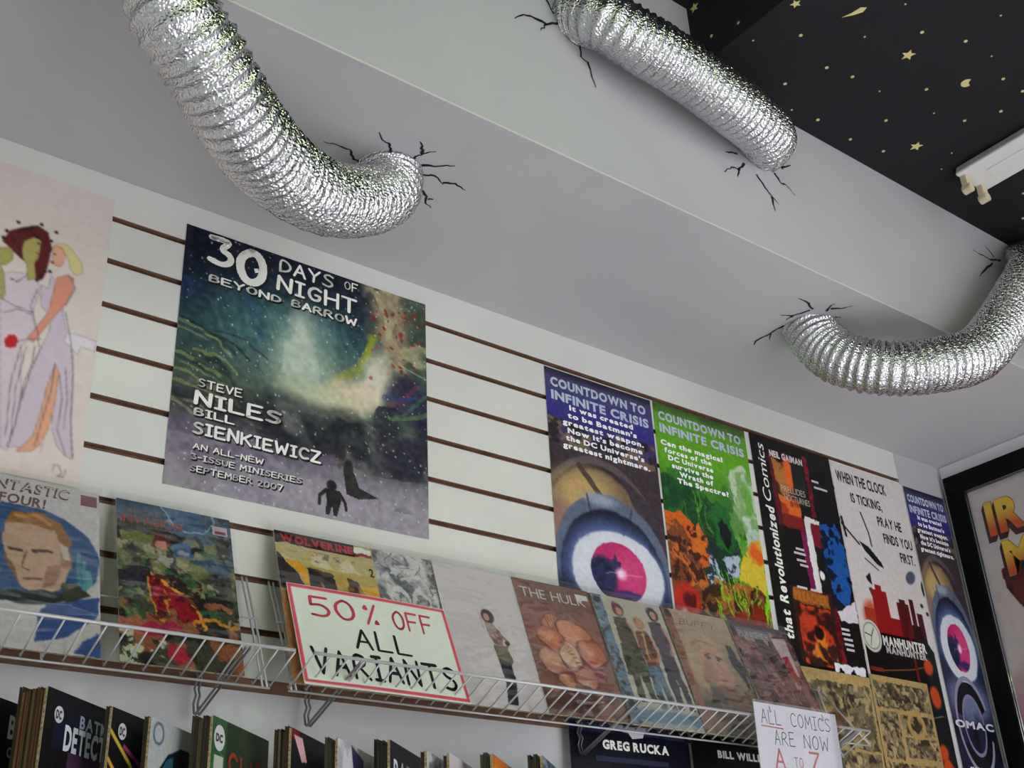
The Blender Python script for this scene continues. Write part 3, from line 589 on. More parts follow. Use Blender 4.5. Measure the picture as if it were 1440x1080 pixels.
a.mixm(a.ell(0.60, 0.50, 0.28, 0.12, 0, 1, 1.3, -0.1, True) * 0.5, (0.60, 0.62, 0.54)); a.mixm(a.ell(0.47, 0.42, 0.11, 0.18, 0, 1, 1.2, 0, True) * 0.85, (0.66, 0.74, 0.66)); a.mixm(a.ell(0.46, 0.33, 0.05, 0.12, 0, 1, 1.0, 0, True) * 0.7, (0.74, 0.78, 0.72)); a.poly([(0.46, 0.22), (0.53, 0.40), (0.53, 0.52), (0.40, 0.50), (0.40, 0.38)], (0.72, 0.77, 0.70), 0.45)
a.mixm(a.ell(0.76, 0.42, 0.055, 0.13, 0, 1, 0.8, 0.25, True) * 0.85, (0.84, 0.82, 0.74)); a.mixm(a.ell(0.66, 0.51, 0.11, 0.07, 0, 1, 1.0, -0.3, True) * 0.9, (0.86, 0.78, 0.66)); a.mixm(a.ell(0.55, 0.54, 0.14, 0.05, 0, 1, 1.2, 0, True) * 0.8, (0.74, 0.76, 0.62)); a.ell(0.745, 0.40, 0.010, 0.008, (0.62, 0.3, 0.2), 0.8, 0.5)
for k in range(30):
    v = a.rng.uniform(0.36, 0.68); u = a.rng.uniform(-0.05, 0.14); L_ = a.rng.uniform(0.08, 0.2); a.line([(u, v), (u + L_ * 0.6, v + 0.02), (u + L_, v + 0.06)], a.rng.uniform(0.006, 0.016), (0.60, 0.63, 0.38) if k % 2 else (0.12, 0.15, 0.14), 0.5)
a.mixm(np.clip((a.V - 0.57 - 0.03 * np.sin(a.U * 9)) / 0.04, 0, 1) * np.clip((0.76 - a.V + 0.08 * a.U) / 0.08, 0, 1) * np.clip((a.U - 0.02) / 0.2, 0, 1) * 0.6, (0.20, 0.21, 0.22))
a.blot((0.11, 0.12, 0.15), 7, 0.55, 0.15, 0.6, a.box(0.3, 0.61, 1, 0.80)); a.blot((0.50, 0.50, 0.48), 9, 0.60, 0.15, 0.5, a.box(0, 0.60, 1, 1)); a.blot((0.14, 0.14, 0.20), 6, 0.52, 0.15, 0.8, a.box(0.78, 0.5, 1, 0.92))
a.mixm(a.ell(0.93, 0.46, 0.12, 0.10, 0, 1, 0.6, 0, True) * 0.8, (0.15, 0.14, 0.26))
for u0, v0, u1, v1, c in ((0.82, 0.50, 0.96, 0.38, (0.45, 0.24, 0.30)), (0.86, 0.54, 1.0, 0.42, (0.24, 0.42, 0.30)), (0.80, 0.46, 0.94, 0.44, (0.16, 0.26, 0.48)), (0.84, 0.56, 0.99, 0.50, (0.40, 0.50, 0.30))): a.line([(u0, v0), (u1, v1)], 0.018, c, 0.6)
a.blot((0.42, 0.34, 0.46), 4, 0.52, 0.2, 0.5, a.box(0, 0.76, 0.6, 1)); a.line([(0, 0.83), (0.25, 0.80), (0.45, 0.86)], 0.03, (0.56, 0.54, 0.58), 0.5)
a.warp(0.028, 9, 3); a.line([(0.88, 0.315), (1.0, 0.345)], 0.005, (0.7, 0.72, 0.75), 0.6)
a.specks(520, (0.78, 0.82, 0.80), 0.0012, 0.0036, 0, 0, 1, 1, 0.7)
# trudging figures
fig = (0.15, 0.13, 0.14)
a.ell(0.60, 0.875, 0.020, 0.020, fig, 1, 0.3); a.poly([(0.575, 0.89), (0.63, 0.89), (0.64, 0.925), (0.625, 0.985), (0.61, 0.985), (0.605, 0.95), (0.595, 0.985), (0.58, 0.985), (0.582, 0.93)], fig); a.line([(0.58, 0.895), (0.555, 0.92), (0.555, 0.95)], 0.014, fig); a.line([(0.63, 0.895), (0.655, 0.93), (0.66, 0.955)], 0.012, fig)
a.ell(0.64, 0.74, 0.014, 0.03, fig, 0.8, 0.4); a.ell(0.665, 0.80, 0.02, 0.04, fig, 1, 0.3); a.poly([(0.645, 0.81), (0.69, 0.81), (0.71, 0.86), (0.79, 0.885), (0.71, 0.905), (0.66, 0.895)], fig, 0.9)
for q in range(8): a.ell(0.64 - 0.012 * (q % 2), 0.71 + q * 0.012, 0.008, 0.01, (0.25, 0.2, 0.22), 0.5, 0.5)
a.grain(0.05)
p = Sheet('poster', 0.458, 0.451, a, M_PRINT, 0.0004, lambda x, z: 0.0022 * np.clip((x - 0.12) / 0.1, 0, 1) ** 2 + 0.0004 * np.sin(z * 16) ** 2, 'large square painted poster of two small figures trudging through snow under green light', 'poster')
p.place((0.827, -0.001, -0.491))
wh = (0.93, 0.93, 0.90)
T = lambda t, u0, v, u1, c, w=0.15, j=0.05, col=wh: (p.text(t, u0 + 0.004, v + 0.005, u1 + 0.004, c, (0.03, 0.04, 0.05), 's', w * 1.5, j * 0.4, name='lettering_shadow', off=0.0003), p.text(t, u0, v, u1, c, col, 's', w, j))
T('3', 0.095, 0.125, 0.205, 0.110, 0.20, 0.03); T('0', 0.205, 0.160, 0.335, 0.135, 0.23, 0.03)
p.poly([(0.262, 0.095), (0.278, 0.09), (0.283, 0.105), (0.268, 0.112)], wh, 'dot')
T('DAYS', 0.365, 0.068, 0.60, 0.052); T('OF', 0.635, 0.050, 0.70, 0.034); T('NIGHT', 0.36, 0.148, 0.705, 0.060, 0.17); T('BEYOND', 0.10, 0.205, 0.385, 0.027, 0.2); T('BARROW', 0.42, 0.200, 0.70, 0.029, 0.2)
T('STEVE', 0.09, 0.626, 0.255, 0.028, 0.17); T('NILES', 0.085, 0.692, 0.41, 0.046, 0.2); T('BILL', 0.085, 0.735, 0.235, 0.026, 0.2); T('SIENKIEWICZ', 0.085, 0.800, 0.565, 0.040, 0.2)
T('AN ALL-NEW', 0.09, 0.856, 0.345, 0.019, 0.17, 0.03); T('3-ISSUE MINISERIES', 0.085, 0.894, 0.49, 0.019, 0.17, 0.03); T('SEPTEMBER 2007', 0.085, 0.936, 0.42, 0.020, 0.17, 0.03)

# tall event posters
def machine_eye(seed):
    a = Art(0.282, 0.86, 0.0019, (0.20, 0.19, 0.28), seed)
    a.grad(0, (0.10, 0.10, 0.14), 0.02, (0.26, 0.24, 0.40)); a.grad(0.02, (0.28, 0.27, 0.42), 0.11, (0.20, 0.18, 0.50)); a.grad(0.11, (0.20, 0.18, 0.46), 0.2, (0.30, 0.24, 0.26))
    a.blot((0.50, 0.40, 0.28), 14, 0.52, 0.08, 0.8, a.box(0, 0.12, 1, 0.19) * (np.abs(a.U - 0.5) > 0.12), 20); a.blot((0.12, 0.10, 0.12), 16, 0.55, 0.08, 0.8, a.box(0, 0.12, 1, 0.2), 20)
    a.mixm(a.box(0, 0.19, 1, 1), (0.24, 0.20, 0.22))
    a.ell(0.42, 0.47, 0.64, 0.275, (0.36, 0.31, 0.32), 1, 0.01); a.ell(0.42, 0.475, 0.60, 0.262, (0.20, 0.16, 0.18), 1, 0.02); a.ell(0.40, 0.475, 0.57, 0.25, (0.46, 0.38, 0.30), 1, 0.05)
    a.mixm(a.ell(0.28, 0.29, 0.26, 0.055, 0, 1, 0.9, -0.15, True) * 0.9, (0.74, 0.62, 0.40)); a.line([(0.26, 0.225), (0.42, 0.285)], 0.05, (0.24, 0.19, 0.18), 0.8); a.poly([(0.62, 0.22), (1, 0.30), (1, 0.42), (0.78, 0.33)], (0.24, 0.20, 0.24), 0.9); a.mixm(a.ell(0.02, 0.36, 0.14, 0.04, 0, 1, 0.9, 0, True), (0.56, 0.42, 0.38))
    a.ell(0.50, 0.475, 0.53, 0.195, (0.36, 0.39, 0.48), 1, 0.02); a.mixm(a.ell(0.42, 0.295, 0.14, 0.014, 0, 1, 0.9, 0, True), (0.56, 0.60, 0.68)); a.line([(0.30, 0.29), (0.32, 0.33)], 0.02, (0.2, 0.22, 0.3), 0.7); a.line([(0.70, 0.30), (0.67, 0.335)], 0.02, (0.2, 0.22, 0.3), 0.7)
    a.ell(0.50, 0.47, 0.47, 0.155, (0.11, 0.12, 0.20), 1, 0.04); a.mixm(a.ell(0.50, 0.47, 0.46, 0.13, 0, 1, 0.25, 0, True), (0.28, 0.34, 0.52)); a.mixm(np.clip((a.V - 0.47) / 0.04, 0, 1) * a.box(0, 0.45, 1, 0.66), (0.13, 0.15, 0.26))
    a.mixm(a.ell(0.5, 0.60, 0.46, 0.06, 0, 1, 0.6, 0, True) * 0.9, (0.44, 0.47, 0.62))
    a.ell(0.53, 0.458, 0.42, 0.098, (0.36, 0.42, 0.60), 1, 0.15); a.ell(0.53, 0.458, 0.41, 0.094, (0.80, 0.81, 0.86), 1, 0.05)
    iris = a.ell(0.53, 0.456, 0.245, 0.068, 0, 1, 0.03, 0, True); a.mixm(iris, (0.72, 0.17, 0.40)); a.mixm(iris * a.ell(0.66, 0.45, 0.16, 0.05, 0, 1, 0.9, 0, True) * 0.5, (0.86, 0.34, 0.55))
    a.mixm(iris * a.ell(0.38, 0.47, 0.13, 0.045, 0, 1, 0.3, 0.3, True), (0.17, 0.17, 0.34)); a.blot((0.09, 0.10, 0.20), 14, 0.5, 0.1, 0.7, iris * (a.U < 0.47) * (a.V > 0.43), 24); a.poly([(0.46, 0.44), (0.51, 0.412), (0.52, 0.43), (0.56, 0.432), (0.54, 0.45), (0.48, 0.458)], (0.20, 0.20, 0.36))
    a.mixm(a.ell(0.55, 0.458, 0.04, 0.011, 0, 1, 1.2, 0, True), (0.98, 0.86, 0.95)); a.line([(0.42, 0.462), (0.74, 0.454)], 0.008, (0.95, 0.65, 0.8), 0.5); a.mixm(iris * a.ell(0.60, 0.505, 0.15, 0.012, 0, 1, 0.4, 0, True), (0.30, 0.16, 0.44))
    a.warp(0.008, 10, 2)
    a.mixm(a.box(0, 0.66, 1, 1), (0.05, 0.06, 0.11)); a.blot((0.16, 0.16, 0.30), 5, 0.5, 0.2, 0.7, a.box(0, 0.62, 1, 0.8))
    a.grain(0.03); return a
def event_text(p, lines, boxes):
    p.text('COUNTDOWN TO', 0.045, 0.044, 0.945, 0.022, (0.70, 0.74, 0.82), weight=0.045); p.text('INFINITE CRISIS', 0.045, 0.077, 0.965, 0.022, (0.70, 0.74, 0.82), weight=0.045)
    for (t, u0, u1), v in zip(lines, boxes): p.text(t, u0, v, u1, 0.0125, (0.93, 0.93, 0.95), weight=0.05)
L1 = [('It was created', 0.20, 0.80), ("to be Batman's", 0.18, 0.83), ('greatest weapon.', 0.13, 0.89), ("Now it's become", 0.17, 0.87), ("the DC Universe's", 0.15, 0.88), ('greatest nightmare.', 0.12, 0.93)]
def emblem(p):
    def ring(u, v, r0, r1, col, t0=0, t1=2 * math.pi, n=28, nm='ring'):
        pts = [(u + r1 * math.cos(t0 + (t1 - t0) * i / n), v + r1 * 0.328 * math.sin(t0 + (t1 - t0) * i / n)) for i in range(n + 1)]
        q = [(u + r0 * math.cos(t0 + (t1 - t0) * i / n), v + r0 * 0.328 * math.sin(t0 + (t1 - t0) * i / n)) for i in range(n + 1)]
        xs = pts + q[::-1]; p.poly(xs, col, nm)
    ring(0.50, 0.665, 0.36, 0.40, (0.55, 0.54, 0.62), 0.3, 5.9); ring(0.50, 0.665, 0.25, 0.35, (0.05, 0.05, 0.08), 3.4, 5.9); ring(0.50, 0.665, 0.22, 0.25, (0.48, 0.46, 0.6), 0.1, 6.2); ring(0.5, 0.665, 0.26, 0.34, (0.05, 0.05, 0.08), 0.5, 2.6)
    p.text('OMAC', 0.04, 0.674, 0.97, 0.019, (0.80, 0.80, 0.86), weight=0.04, off=0.0008)
def tall(name, a, x0, x1, ztop, label, y=-0.001, h=0.86, bend=None, m=M_PRINT):
    w = x1 - x0; p = Sheet(name, w, h, a, m, 0.0004, bend, label, 'poster'); p.place(((x0 + x1) / 2, y, ztop - h)); return p
p = tall('poster', machine_eye(11), 1.332, 1.613, -0.084, 'tall poster with a white machine eye and a crimson iris, nearest the square poster', bend=lambda x, z: 0.0003 * np.sin(z * 14) ** 2)
event_text(p, L1, [0.094, 0.114, 0.133, 0.152, 0.171, 0.190]); emblem(p)
p.text('GREG RUCKA', 0.26, 0.830, 0.82, 0.017, wh, weight=0.05);
p.poly([(0.46, 0.788), (0.62, 0.788), (0.60, 0.802), (0.51, 0.806)], (0.80, 0.80, 0.82), 'small_logo')
for u0, u1, v in ((0.10, 0.30, 0.785), (0.56, 0.74, 0.788), (0.80, 0.96, 0.79), (0.2, 0.8, 0.845)): p.poly([(u0, v), (u1, v), (u1, v + 0.010), (u0, v + 0.010)], (0.13, 0.14, 0.26), 'credit_line')

a = Art(0.28, 0.86, 0.0018, (0.36, 0.62, 0.14), 12)
a.grad(0, (0.20, 0.30, 0.16), 0.03, (0.34, 0.52, 0.16)); a.grad(0.03, (0.36, 0.60, 0.14), 0.14, (0.36, 0.64, 0.12)); a.grad(0.14, (0.34, 0.60, 0.14), 0.3, (0.16, 0.34, 0.12))
a.poly([(0, 0.18), (0.35, 0.20), (0.65, 0.24), (0.75, 0.36), (0.4, 0.46), (0, 0.34)], (0.07, 0.24, 0.13), 0.9); a.blot((0.16, 0.42, 0.16), 8, 0.55, 0.1, 0.7, a.box(0, 0.16, 0.8, 0.4))
for k in range(18):
    u = a.rng.uniform(0, 0.9); v = a.rng.uniform(0.16, 0.36); a.line([(u, v), (u + a.rng.uniform(-0.1, 0.15), v + 0.1)], 0.012, (0.45, 0.72, 0.14), 0.55)
a.ell(0.88, 0.19, 0.14, 0.085, (0.70, 0.78, 0.66), 1, 0.1); a.ell(0.92, 0.19, 0.06, 0.05, (0.34, 0.62, 0.16), 0.8, 0.4); a.poly([(0.82, 0.25), (1, 0.24), (1, 0.34), (0.84, 0.36)], (0.72, 0.78, 0.74), 0.9); a.blot((0.42, 0.60, 0.30), 14, 0.55, 0.1, 0.7, a.box(0.7, 0.12, 1, 0.34))
a.poly([(0, 0.275), (0.18, 0.275), (0.34, 0.31), (0.44, 0.37), (0.30, 0.42), (0.1, 0.36), (0, 0.33)], (0.78, 0.36, 0.10)); a.poly([(0, 0.305), (0.12, 0.29), (0.24, 0.34), (0.36, 0.43), (0.34, 0.50), (0.05, 0.52), (0, 0.5)], (0.46, 0.25, 0.14))
a.blot((0.78, 0.42, 0.14), 16, 0.56, 0.05, 0.9, a.box(0, 0.30, 0.4, 0.55)); a.blot((0.20, 0.10, 0.07), 18, 0.58, 0.05, 0.9, a.box(0, 0.30, 0.45, 0.55))
a.poly([(0.40, 0.33), (0.56, 0.30), (0.66, 0.34), (0.60, 0.42), (0.50, 0.48), (0.40, 0.44)], (0.07, 0.20, 0.13)); a.ell(0.60, 0.30, 0.10, 0.055, (0.10, 0.38, 0.14), 1, 0.2); a.ell(0.61, 0.305, 0.06, 0.035, (0.05, 0.07, 0.08), 1, 0.2)
a.poly([(0.40, 0.36), (0.48, 0.38), (0.52, 0.44), (0.44, 0.46), (0.36, 0.42)], (0.66, 0.72, 0.80)); a.poly([(0.56, 0.37), (0.72, 0.34), (0.70, 0.40), (0.58, 0.41)], (0.66, 0.70, 0.78)); a.blot((0.12, 0.14, 0.2), 20, 0.58, 0.05, 0.9, a.box(0.36, 0.34, 0.74, 0.46))
a.poly([(0.74, 0.36), (0.90, 0.30), (1, 0.30), (1, 0.46), (0.84, 0.42), (0.70, 0.41)], (0.80, 0.70, 0.20)); a.ell(0.92, 0.335, 0.08, 0.03, (0.84, 0.36, 0.12), 1, 0.5)
a.poly([(0.34, 0.46), (0.52, 0.42), (0.80, 0.42), (1, 0.44), (1, 0.60), (0.30, 0.60)], (0.42, 0.24, 0.12)); a.blot((0.64, 0.40, 0.18), 14, 0.55, 0.08, 0.9, a.box(0.3, 0.42, 1, 0.6)); a.blot((0.18, 0.10, 0.05), 16, 0.58, 0.06, 0.9, a.box(0.3, 0.42, 1, 0.6))
a.ell(0.13, 0.49, 0.14, 0.045, (0.70, 0.16, 0.08), 1, 0.3); a.ell(0.16, 0.485, 0.06, 0.02, (0.30, 0.05, 0.05), 0.9, 0.4); a.ell(0.08, 0.53, 0.05, 0.02, (0.85, 0.80, 0.75), 0.8, 0.5)
for k in range(40):
    u = a.rng.uniform(0.5, 1.0); v = a.rng.uniform(0.46, 0.56); a.line([(u, v), (u + (u - 0.75) * 0.25, v - a.rng.uniform(0.02, 0.10))], 0.010, (0.50, 0.82, 0.10), 0.8)
a.ell(0.66, 0.515, 0.10, 0.025, (0.55, 0.12, 0.06), 1, 0.5); a.ell(0.86, 0.50, 0.07, 0.028, (0.50, 0.14, 0.06), 1, 0.5); a.ell(0.95, 0.53, 0.06, 0.02, (0.80, 0.14, 0.10), 1, 0.5)
a.warp(0.045, 12, 3); a.mixm(a.box(0, 0.60, 1, 1), (0.04, 0.06, 0.07)); a.grain(0.04)
p = tall('poster', a, 1.619, 1.896, -0.082, 'bright green tall poster with orange and brown shapes', bend=lambda x, z: 0.0003 * np.sin(z * 12 + 1) ** 2)
event_text(p, [('Can the magical', 0.04, 0.70), ('forces of the', 0.07, 0.57), ('DC Universe', 0.10, 0.58), ('survive the', 0.13, 0.57), ('Wrath of', 0.20, 0.56), ('The Spectre?', 0.17, 0.72)], [0.110, 0.129, 0.147, 0.165, 0.183, 0.201])
p.text('BILL WILLINGHAM', 0.24, 0.826, 0.96, 0.015, wh, weight=0.05); p.poly([(0.55, 0.785), (0.95, 0.785), (0.95, 0.80), (0.55, 0.80)], (0.08, 0.20, 0.14), 'credit_line'); p.poly([(0.60, 0.842), (0.9, 0.842), (0.9, 0.852), (0.60, 0.852)], (0.08, 0.20, 0.14), 'credit_line')

# black poster with sideways lettering
a = Art(0.273, 0.86, 0.0018, (0.05, 0.035, 0.045), 13)
a.rect(0.20, 0.03, 0.24, 0.24, (0.36, 0.06, 0.13)); a.rect(0.24, 0.055, 0.46, 0.24, (0.24, 0.14, 0.08))
a.blot((0.72, 0.48, 0.20), 9, 0.52, 0.1, 0.9, a.box(0.24, 0.055, 0.46, 0.15)); a.ell(0.42, 0.085, 0.05, 0.05, (0.88, 0.40, 0.14), 1, 0.6); a.rect(0.47, 0.055, 0.62, 0.17, (0.09, 0.12, 0.10))
a.rect(0.26, 0.155, 0.50, 0.235, (0.62, 0.20, 0.08)); a.blot((0.86, 0.42, 0.14), 10, 0.5, 0.1, 0.9, a.box(0.26, 0.155, 0.5, 0.2)); a.rect(0.27, 0.205, 0.52, 0.24, (0.45, 0.10, 0.10), 0.8)
a.rect(0.64, 0.02, 0.695, 0.235, (0.50, 0.07, 0.16)); a.blot((0.2, 0.03, 0.06), 30, 0.5, 0.1, 0.6, a.box(0.64, 0.02, 0.695, 0.235))
a.rect(0.46, 0.24, 0.52, 0.42, (0.48, 0.07, 0.30)); a.rect(0.525, 0.20, 0.60, 0.425, (0.86, 0.84, 0.84)); a.poly([(0.53, 0.195), (0.72, 0.20), (0.72, 0.215), (0.53, 0.215)], (0.86, 0.84, 0.84))
a.rect(0.60, 0.21, 0.80, 0.275, (0.45, 0.07, 0.16)); a.poly([(0.72, 0.21), (0.92, 0.19), (0.99, 0.25), (0.99, 0.36), (0.90, 0.43), (0.76, 0.40), (0.70, 0.32)], (0.08, 0.32, 0.62)); a.blot((0.02, 0.06, 0.16), 12, 0.57, 0.05, 0.95, a.box(0.66, 0.19, 1, 0.44))
a.poly([(0.60, 0.30), (0.68, 0.33), (0.66, 0.42), (0.60, 0.42)], (0.04, 0.05, 0.06)); a.poly([(0.76, 0.44), (1, 0.40), (1, 0.46), (0.78, 0.46)], (0.84, 0.80, 0.84)); a.ell(0.64, 0.35, 0.03, 0.012, (0.9, 0.9, 0.9), 1, 0.4)
a.rect(0.22, 0.395, 0.70, 0.585, (0.20, 0.09, 0.06)); a.rect(0.24, 0.40, 0.66, 0.435, (0.60, 0.33, 0.10)); a.blot((0.75, 0.22, 0.08), 8, 0.48, 0.1, 0.95, a.box(0.26, 0.44, 0.66, 0.585)); a.blot((0.88, 0.52, 0.16), 8, 0.6, 0.1, 0.9, a.box(0.26, 0.50, 0.66, 0.585)); a.blot((0.12, 0.05, 0.05), 8, 0.58, 0.1, 0.9, a.box(0.24, 0.43, 0.68, 0.585)); a.ell(0.48, 0.505, 0.05, 0.016, (0.03, 0.03, 0.05), 1, 0.4)
a.rect(0.70, 0.43, 0.76, 0.585, (0.48, 0.08, 0.13)); a.blot((0.15, 0.02, 0.04), 30, 0.5, 0.1, 0.6, a.box(0.70, 0.43, 0.76, 0.585)); a.rect(0.60, 0.573, 0.98, 0.594, (0.86, 0.86, 0.90)); a.poly([(0.64, 0.594), (0.68, 0.58), (0.71, 0.594)], K); a.poly([(0.78, 0.594), (0.82, 0.58), (0.86, 0.594)], K)
a.warp(0.012, 16, 2); a.rect(0, 0.60, 1, 1, (0.06, 0.04, 0.05)); a.grain(0.03)
p = tall('poster', a, 1.911, 2.184, -0.080, 'black poster with white lettering running up its left edge and red and blue pictures', y=-0.001)
p.text('Comics', 0.155, 0.185, 0.155 + 0.165, 0.030, wh, weight=0.0, rot=1, shear=0.15)
p.text('Revolutionized', 0.165, 0.445, 0.165 + 0.250, 0.030, wh, weight=0.035, rot=1, shear=0.15)
p.text('that', 0.165, 0.535, 0.165 + 0.075, 0.030, wh, weight=0.035, rot=1, shear=0.15)
p.text('NEIL GAIMAN', 0.22, 0.050, 0.63, 0.018, (0.85, 0.80, 0.80), weight=0.045); p.text('PRELUDES', 0.30, 0.142, 0.60, 0.018, (0.72, 0.68, 0.62)); p.text('NOCTURNES', 0.32, 0.165, 0.64, 0.018, (0.72, 0.68, 0.62)); p.text('PREACHER', 0.25, 0.429, 0.65, 0.024, (0.70, 0.42, 0.12), weight=0.04)
for (u0, u1, v) in ((0.71, 0.80, 0.083), (0.73, 0.90, 0.100), (0.36, 0.46, 0.290), (0.33, 0.47, 0.302), (0.35, 0.46, 0.320), (0.38, 0.48, 0.332), (0.76, 0.86, 0.478), (0.76, 0.86, 0.490), (0.77, 0.88, 0.503), (0.77, 0.88, 0.516), (0.78, 0.88, 0.529), (0.30, 0.42, 0.392), (0.46, 0.58, 0.392)):
    p.poly([(u0, v), (u1, v), (u1, v + 0.006), (u0, v + 0.006)], (0.80, 0.76, 0.78), 'small_print')

# white poster: helicopter, red skyline
a = Art(0.276, 0.86, 0.0018, (0.80, 0.77, 0.77), 14)
hk = (0.07, 0.09, 0.13)
a.line([(0.0, 0.175), (0.10, 0.20), (0.20, 0.225)], 0.02, hk); a.poly([(0.20, 0.215), (0.32, 0.225), (0.46, 0.262), (0.485, 0.278), (0.40, 0.272), (0.26, 0.24)], hk); a.line([(0.30, 0.13), (0.36, 0.185), (0.37, 0.22)], 0.018, hk); a.line([(0.02, 0.16), (0.04, 0.21)], 0.03, hk); a.line([(0.24, 0.262), (0.40, 0.287)], 0.012, hk)
a.ell(0.84, 0.285, 0.08, 0.016, (0.30, 0.34, 0.42), 1, 0.3, -0.6); a.ell(0.99, 0.31, 0.02, 0.02, hk, 1, 0.4); a.poly([(0.20, 0.315), (0.27, 0.30), (0.27, 0.335), (0.22, 0.325)], hk); a.poly([(0.21, 0.345), (0.26, 0.34), (0.25, 0.375)], (0.2, 0.2, 0.25)); a.ell(0.92, 0.36, 0.02, 0.006, hk, 1, 0.5); a.ell(0.98, 0.38, 0.02, 0.006, hk, 1, 0.5)
red = (0.55, 0.07, 0.09)
a.ell(0.20, 0.425, 0.12, 0.045, (0.75, 0.28, 0.18), 0.9, 0.5)
for u0, u1, v, c in ((0.24, 0.44, 0.345, red), (0.30, 0.38, 0.33, red), (0.44, 0.58, 0.415, red), (0.56, 0.72, 0.365, (0.36, 0.06, 0.08)), (0.60, 0.68, 0.355, (0.30, 0.05, 0.07)), (0.74, 0.80, 0.35, (0.30, 0.08, 0.12)), (0.82, 0.90, 0.385, (0.28, 0.08, 0.14)), (0.10, 0.24, 0.40, (0.62, 0.20, 0.12)), (0.72, 0.84, 0.42, (0.15, 0.05, 0.06))):
    a.rect(u0, v, u1, 0.47, c)
a.rect(0.02, 0.46, 0.88, 0.60, (0.05, 0.03, 0.04)); a.rect(0.02, 0.60, 1, 1, (0.04, 0.07, 0.08)); a.poly([(0.82, 0.44), (1, 0.50), (1, 1), (0.78, 1)], (0.04, 0.09, 0.10)); a.rect(0.955, 0.42, 1, 1, (0.78, 0.78, 0.80))
a.ell(0.13, 0.475, 0.125, 0.042, (0.78, 0.78, 0.74), 1, 0.06); a.ring(0.13, 0.475, 0.10, 0.034, 0.012, (0.5, 0.5, 0.5)); a.line([(0.05, 0.47), (0.13, 0.475), (0.17, 0.455)], 0.012, (0.3, 0.3, 0.3)); a.line([(0.13, 0.475), (0.10, 0.50)], 0.010, (0.4, 0.4, 0.4))
for u, v in ((0.83, 0.53), (0.84, 0.60), (0.85, 0.615), (0.80, 0.75), (0.82, 0.785), (0.86, 0.80)): a.ell(u, v, 0.06, 0.022, (0.72, 0.27, 0.12), 1, 0.5, 0.5)
a.line([(0.10, 0.565), (0.60, 0.545), (0.80, 0.53)], 0.008, (0.5, 0.32, 0.2)); a.line([(0.66, 0.44), (0.66, 0.60)], 0.03, (0.40, 0.06, 0.08)); a.line([(0.3, 0.69), (0.9, 0.655)], 0.006, (0.5, 0.45, 0.4)); a.line([(0.05, 0.56), (0.2, 0.56)], 0.03, (0.5, 0.15, 0.1), 0.8); a.grain(0.02)
p = tall('poster', a, 2.187, 2.460, -0.086, 'white poster of a helicopter over a red city skyline', y=-0.001)
dk = (0.10, 0.11, 0.15)
p.text('WHEN THE CLOCK', 0.05, 0.052, 0.74, 0.032, dk, weight=0.03); p.text('IS TICKING,', 0.20, 0.105, 0.63, 0.028, dk, weight=0.03); p.text('PRAY HE', 0.52, 0.153, 0.86, 0.028, dk, weight=0.03); p.text('FINDS YOU', 0.56, 0.200, 0.97, 0.028, dk, weight=0.03); p.text('FIRST.', 0.75, 0.245, 0.96, 0.028, dk, weight=0.03)
p.text('MANHUNTER', 0.27, 0.492, 0.86, 0.024, (0.84, 0.83, 0.82), weight=0.05); p.text('MANHUNTER', 0.29, 0.512, 0.84, 0.018, (0.70, 0.69, 0.68), weight=0.05)

# second eye poster in the corner
p = tall('poster', machine_eye(21), 2.466, 2.632, -0.087, 'narrow-looking machine eye poster with a ring emblem, in the corner beside the black frame', y=-0.001)
event_text(p, L1, [0.094, 0.114, 0.133, 0.152, 0.171, 0.190]); emblem(p)
p.text('GREG RUCKA', 0.16, 0.790, 0.74, 0.016, wh, weight=0.05)

# sepia picture sheets pinned below the black and white posters
def sepia(w, h, seed, cells):
    a = Art(w, h, 0.0018, (0.62, 0.52, 0.34), seed)
    a.blot((0.70, 0.58, 0.36), 3, 0.5, 0.3, 0.6)
    for u0, v0, u1, v1 in cells:
        k = a.box(u0, v0, u1, v1); a.mixm(k, (0.36, 0.32, 0.24)); a.blot((0.52, 0.46, 0.33), 14, 0.48, 0.2, 0.9, k); a.blot((0.20, 0.17, 0.13), 17, 0.57, 0.12, 0.9, k); a.blot((0.70, 0.62, 0.45), 20, 0.62, 0.1, 0.8, k)
    a.warp(0.02, 14, 2); a.grain(0.05); return a
a = sepia(0.27, 0.28, 31, [(0.02, 0.08, 0.975, 0.55), (0.02, 0.57, 0.975, 0.99)])
p = Sheet('picture_sheet', 0.27, 0.28, a, M_PRINT, 0.0004, None, 'brown sepia picture sheet below the black poster, left of the two', 'poster'); p.place((2.046, -0.003, -0.592 - 0.28))
a = sepia(0.205, 0.28, 32, [(0.03, 0.05, 0.97, 0.24), (0.05, 0.27, 0.36, 0.62), (0.40, 0.28, 0.96, 0.43), (0.42, 0.45, 0.97, 0.60), (0.05, 0.65, 0.60, 0.98), (0.63, 0.65, 0.97, 0.98)])
a.ring(0.66, 0.35, 0.13, 0.09, 0.05, (0.66, 0.54, 0.30)); a.line([(0.58, 0.36), (0.66, 0.40), (0.74, 0.35)], 0.04, (0.24, 0.2, 0.12))
p = Sheet('picture_sheet', 0.205, 0.28, a, M_PRINT, 0.0004, None, 'brown sepia picture sheet of many small panels over the foot of the white skyline poster', 'poster'); p.place((2.288, -0.003, -0.582 - 0.28))

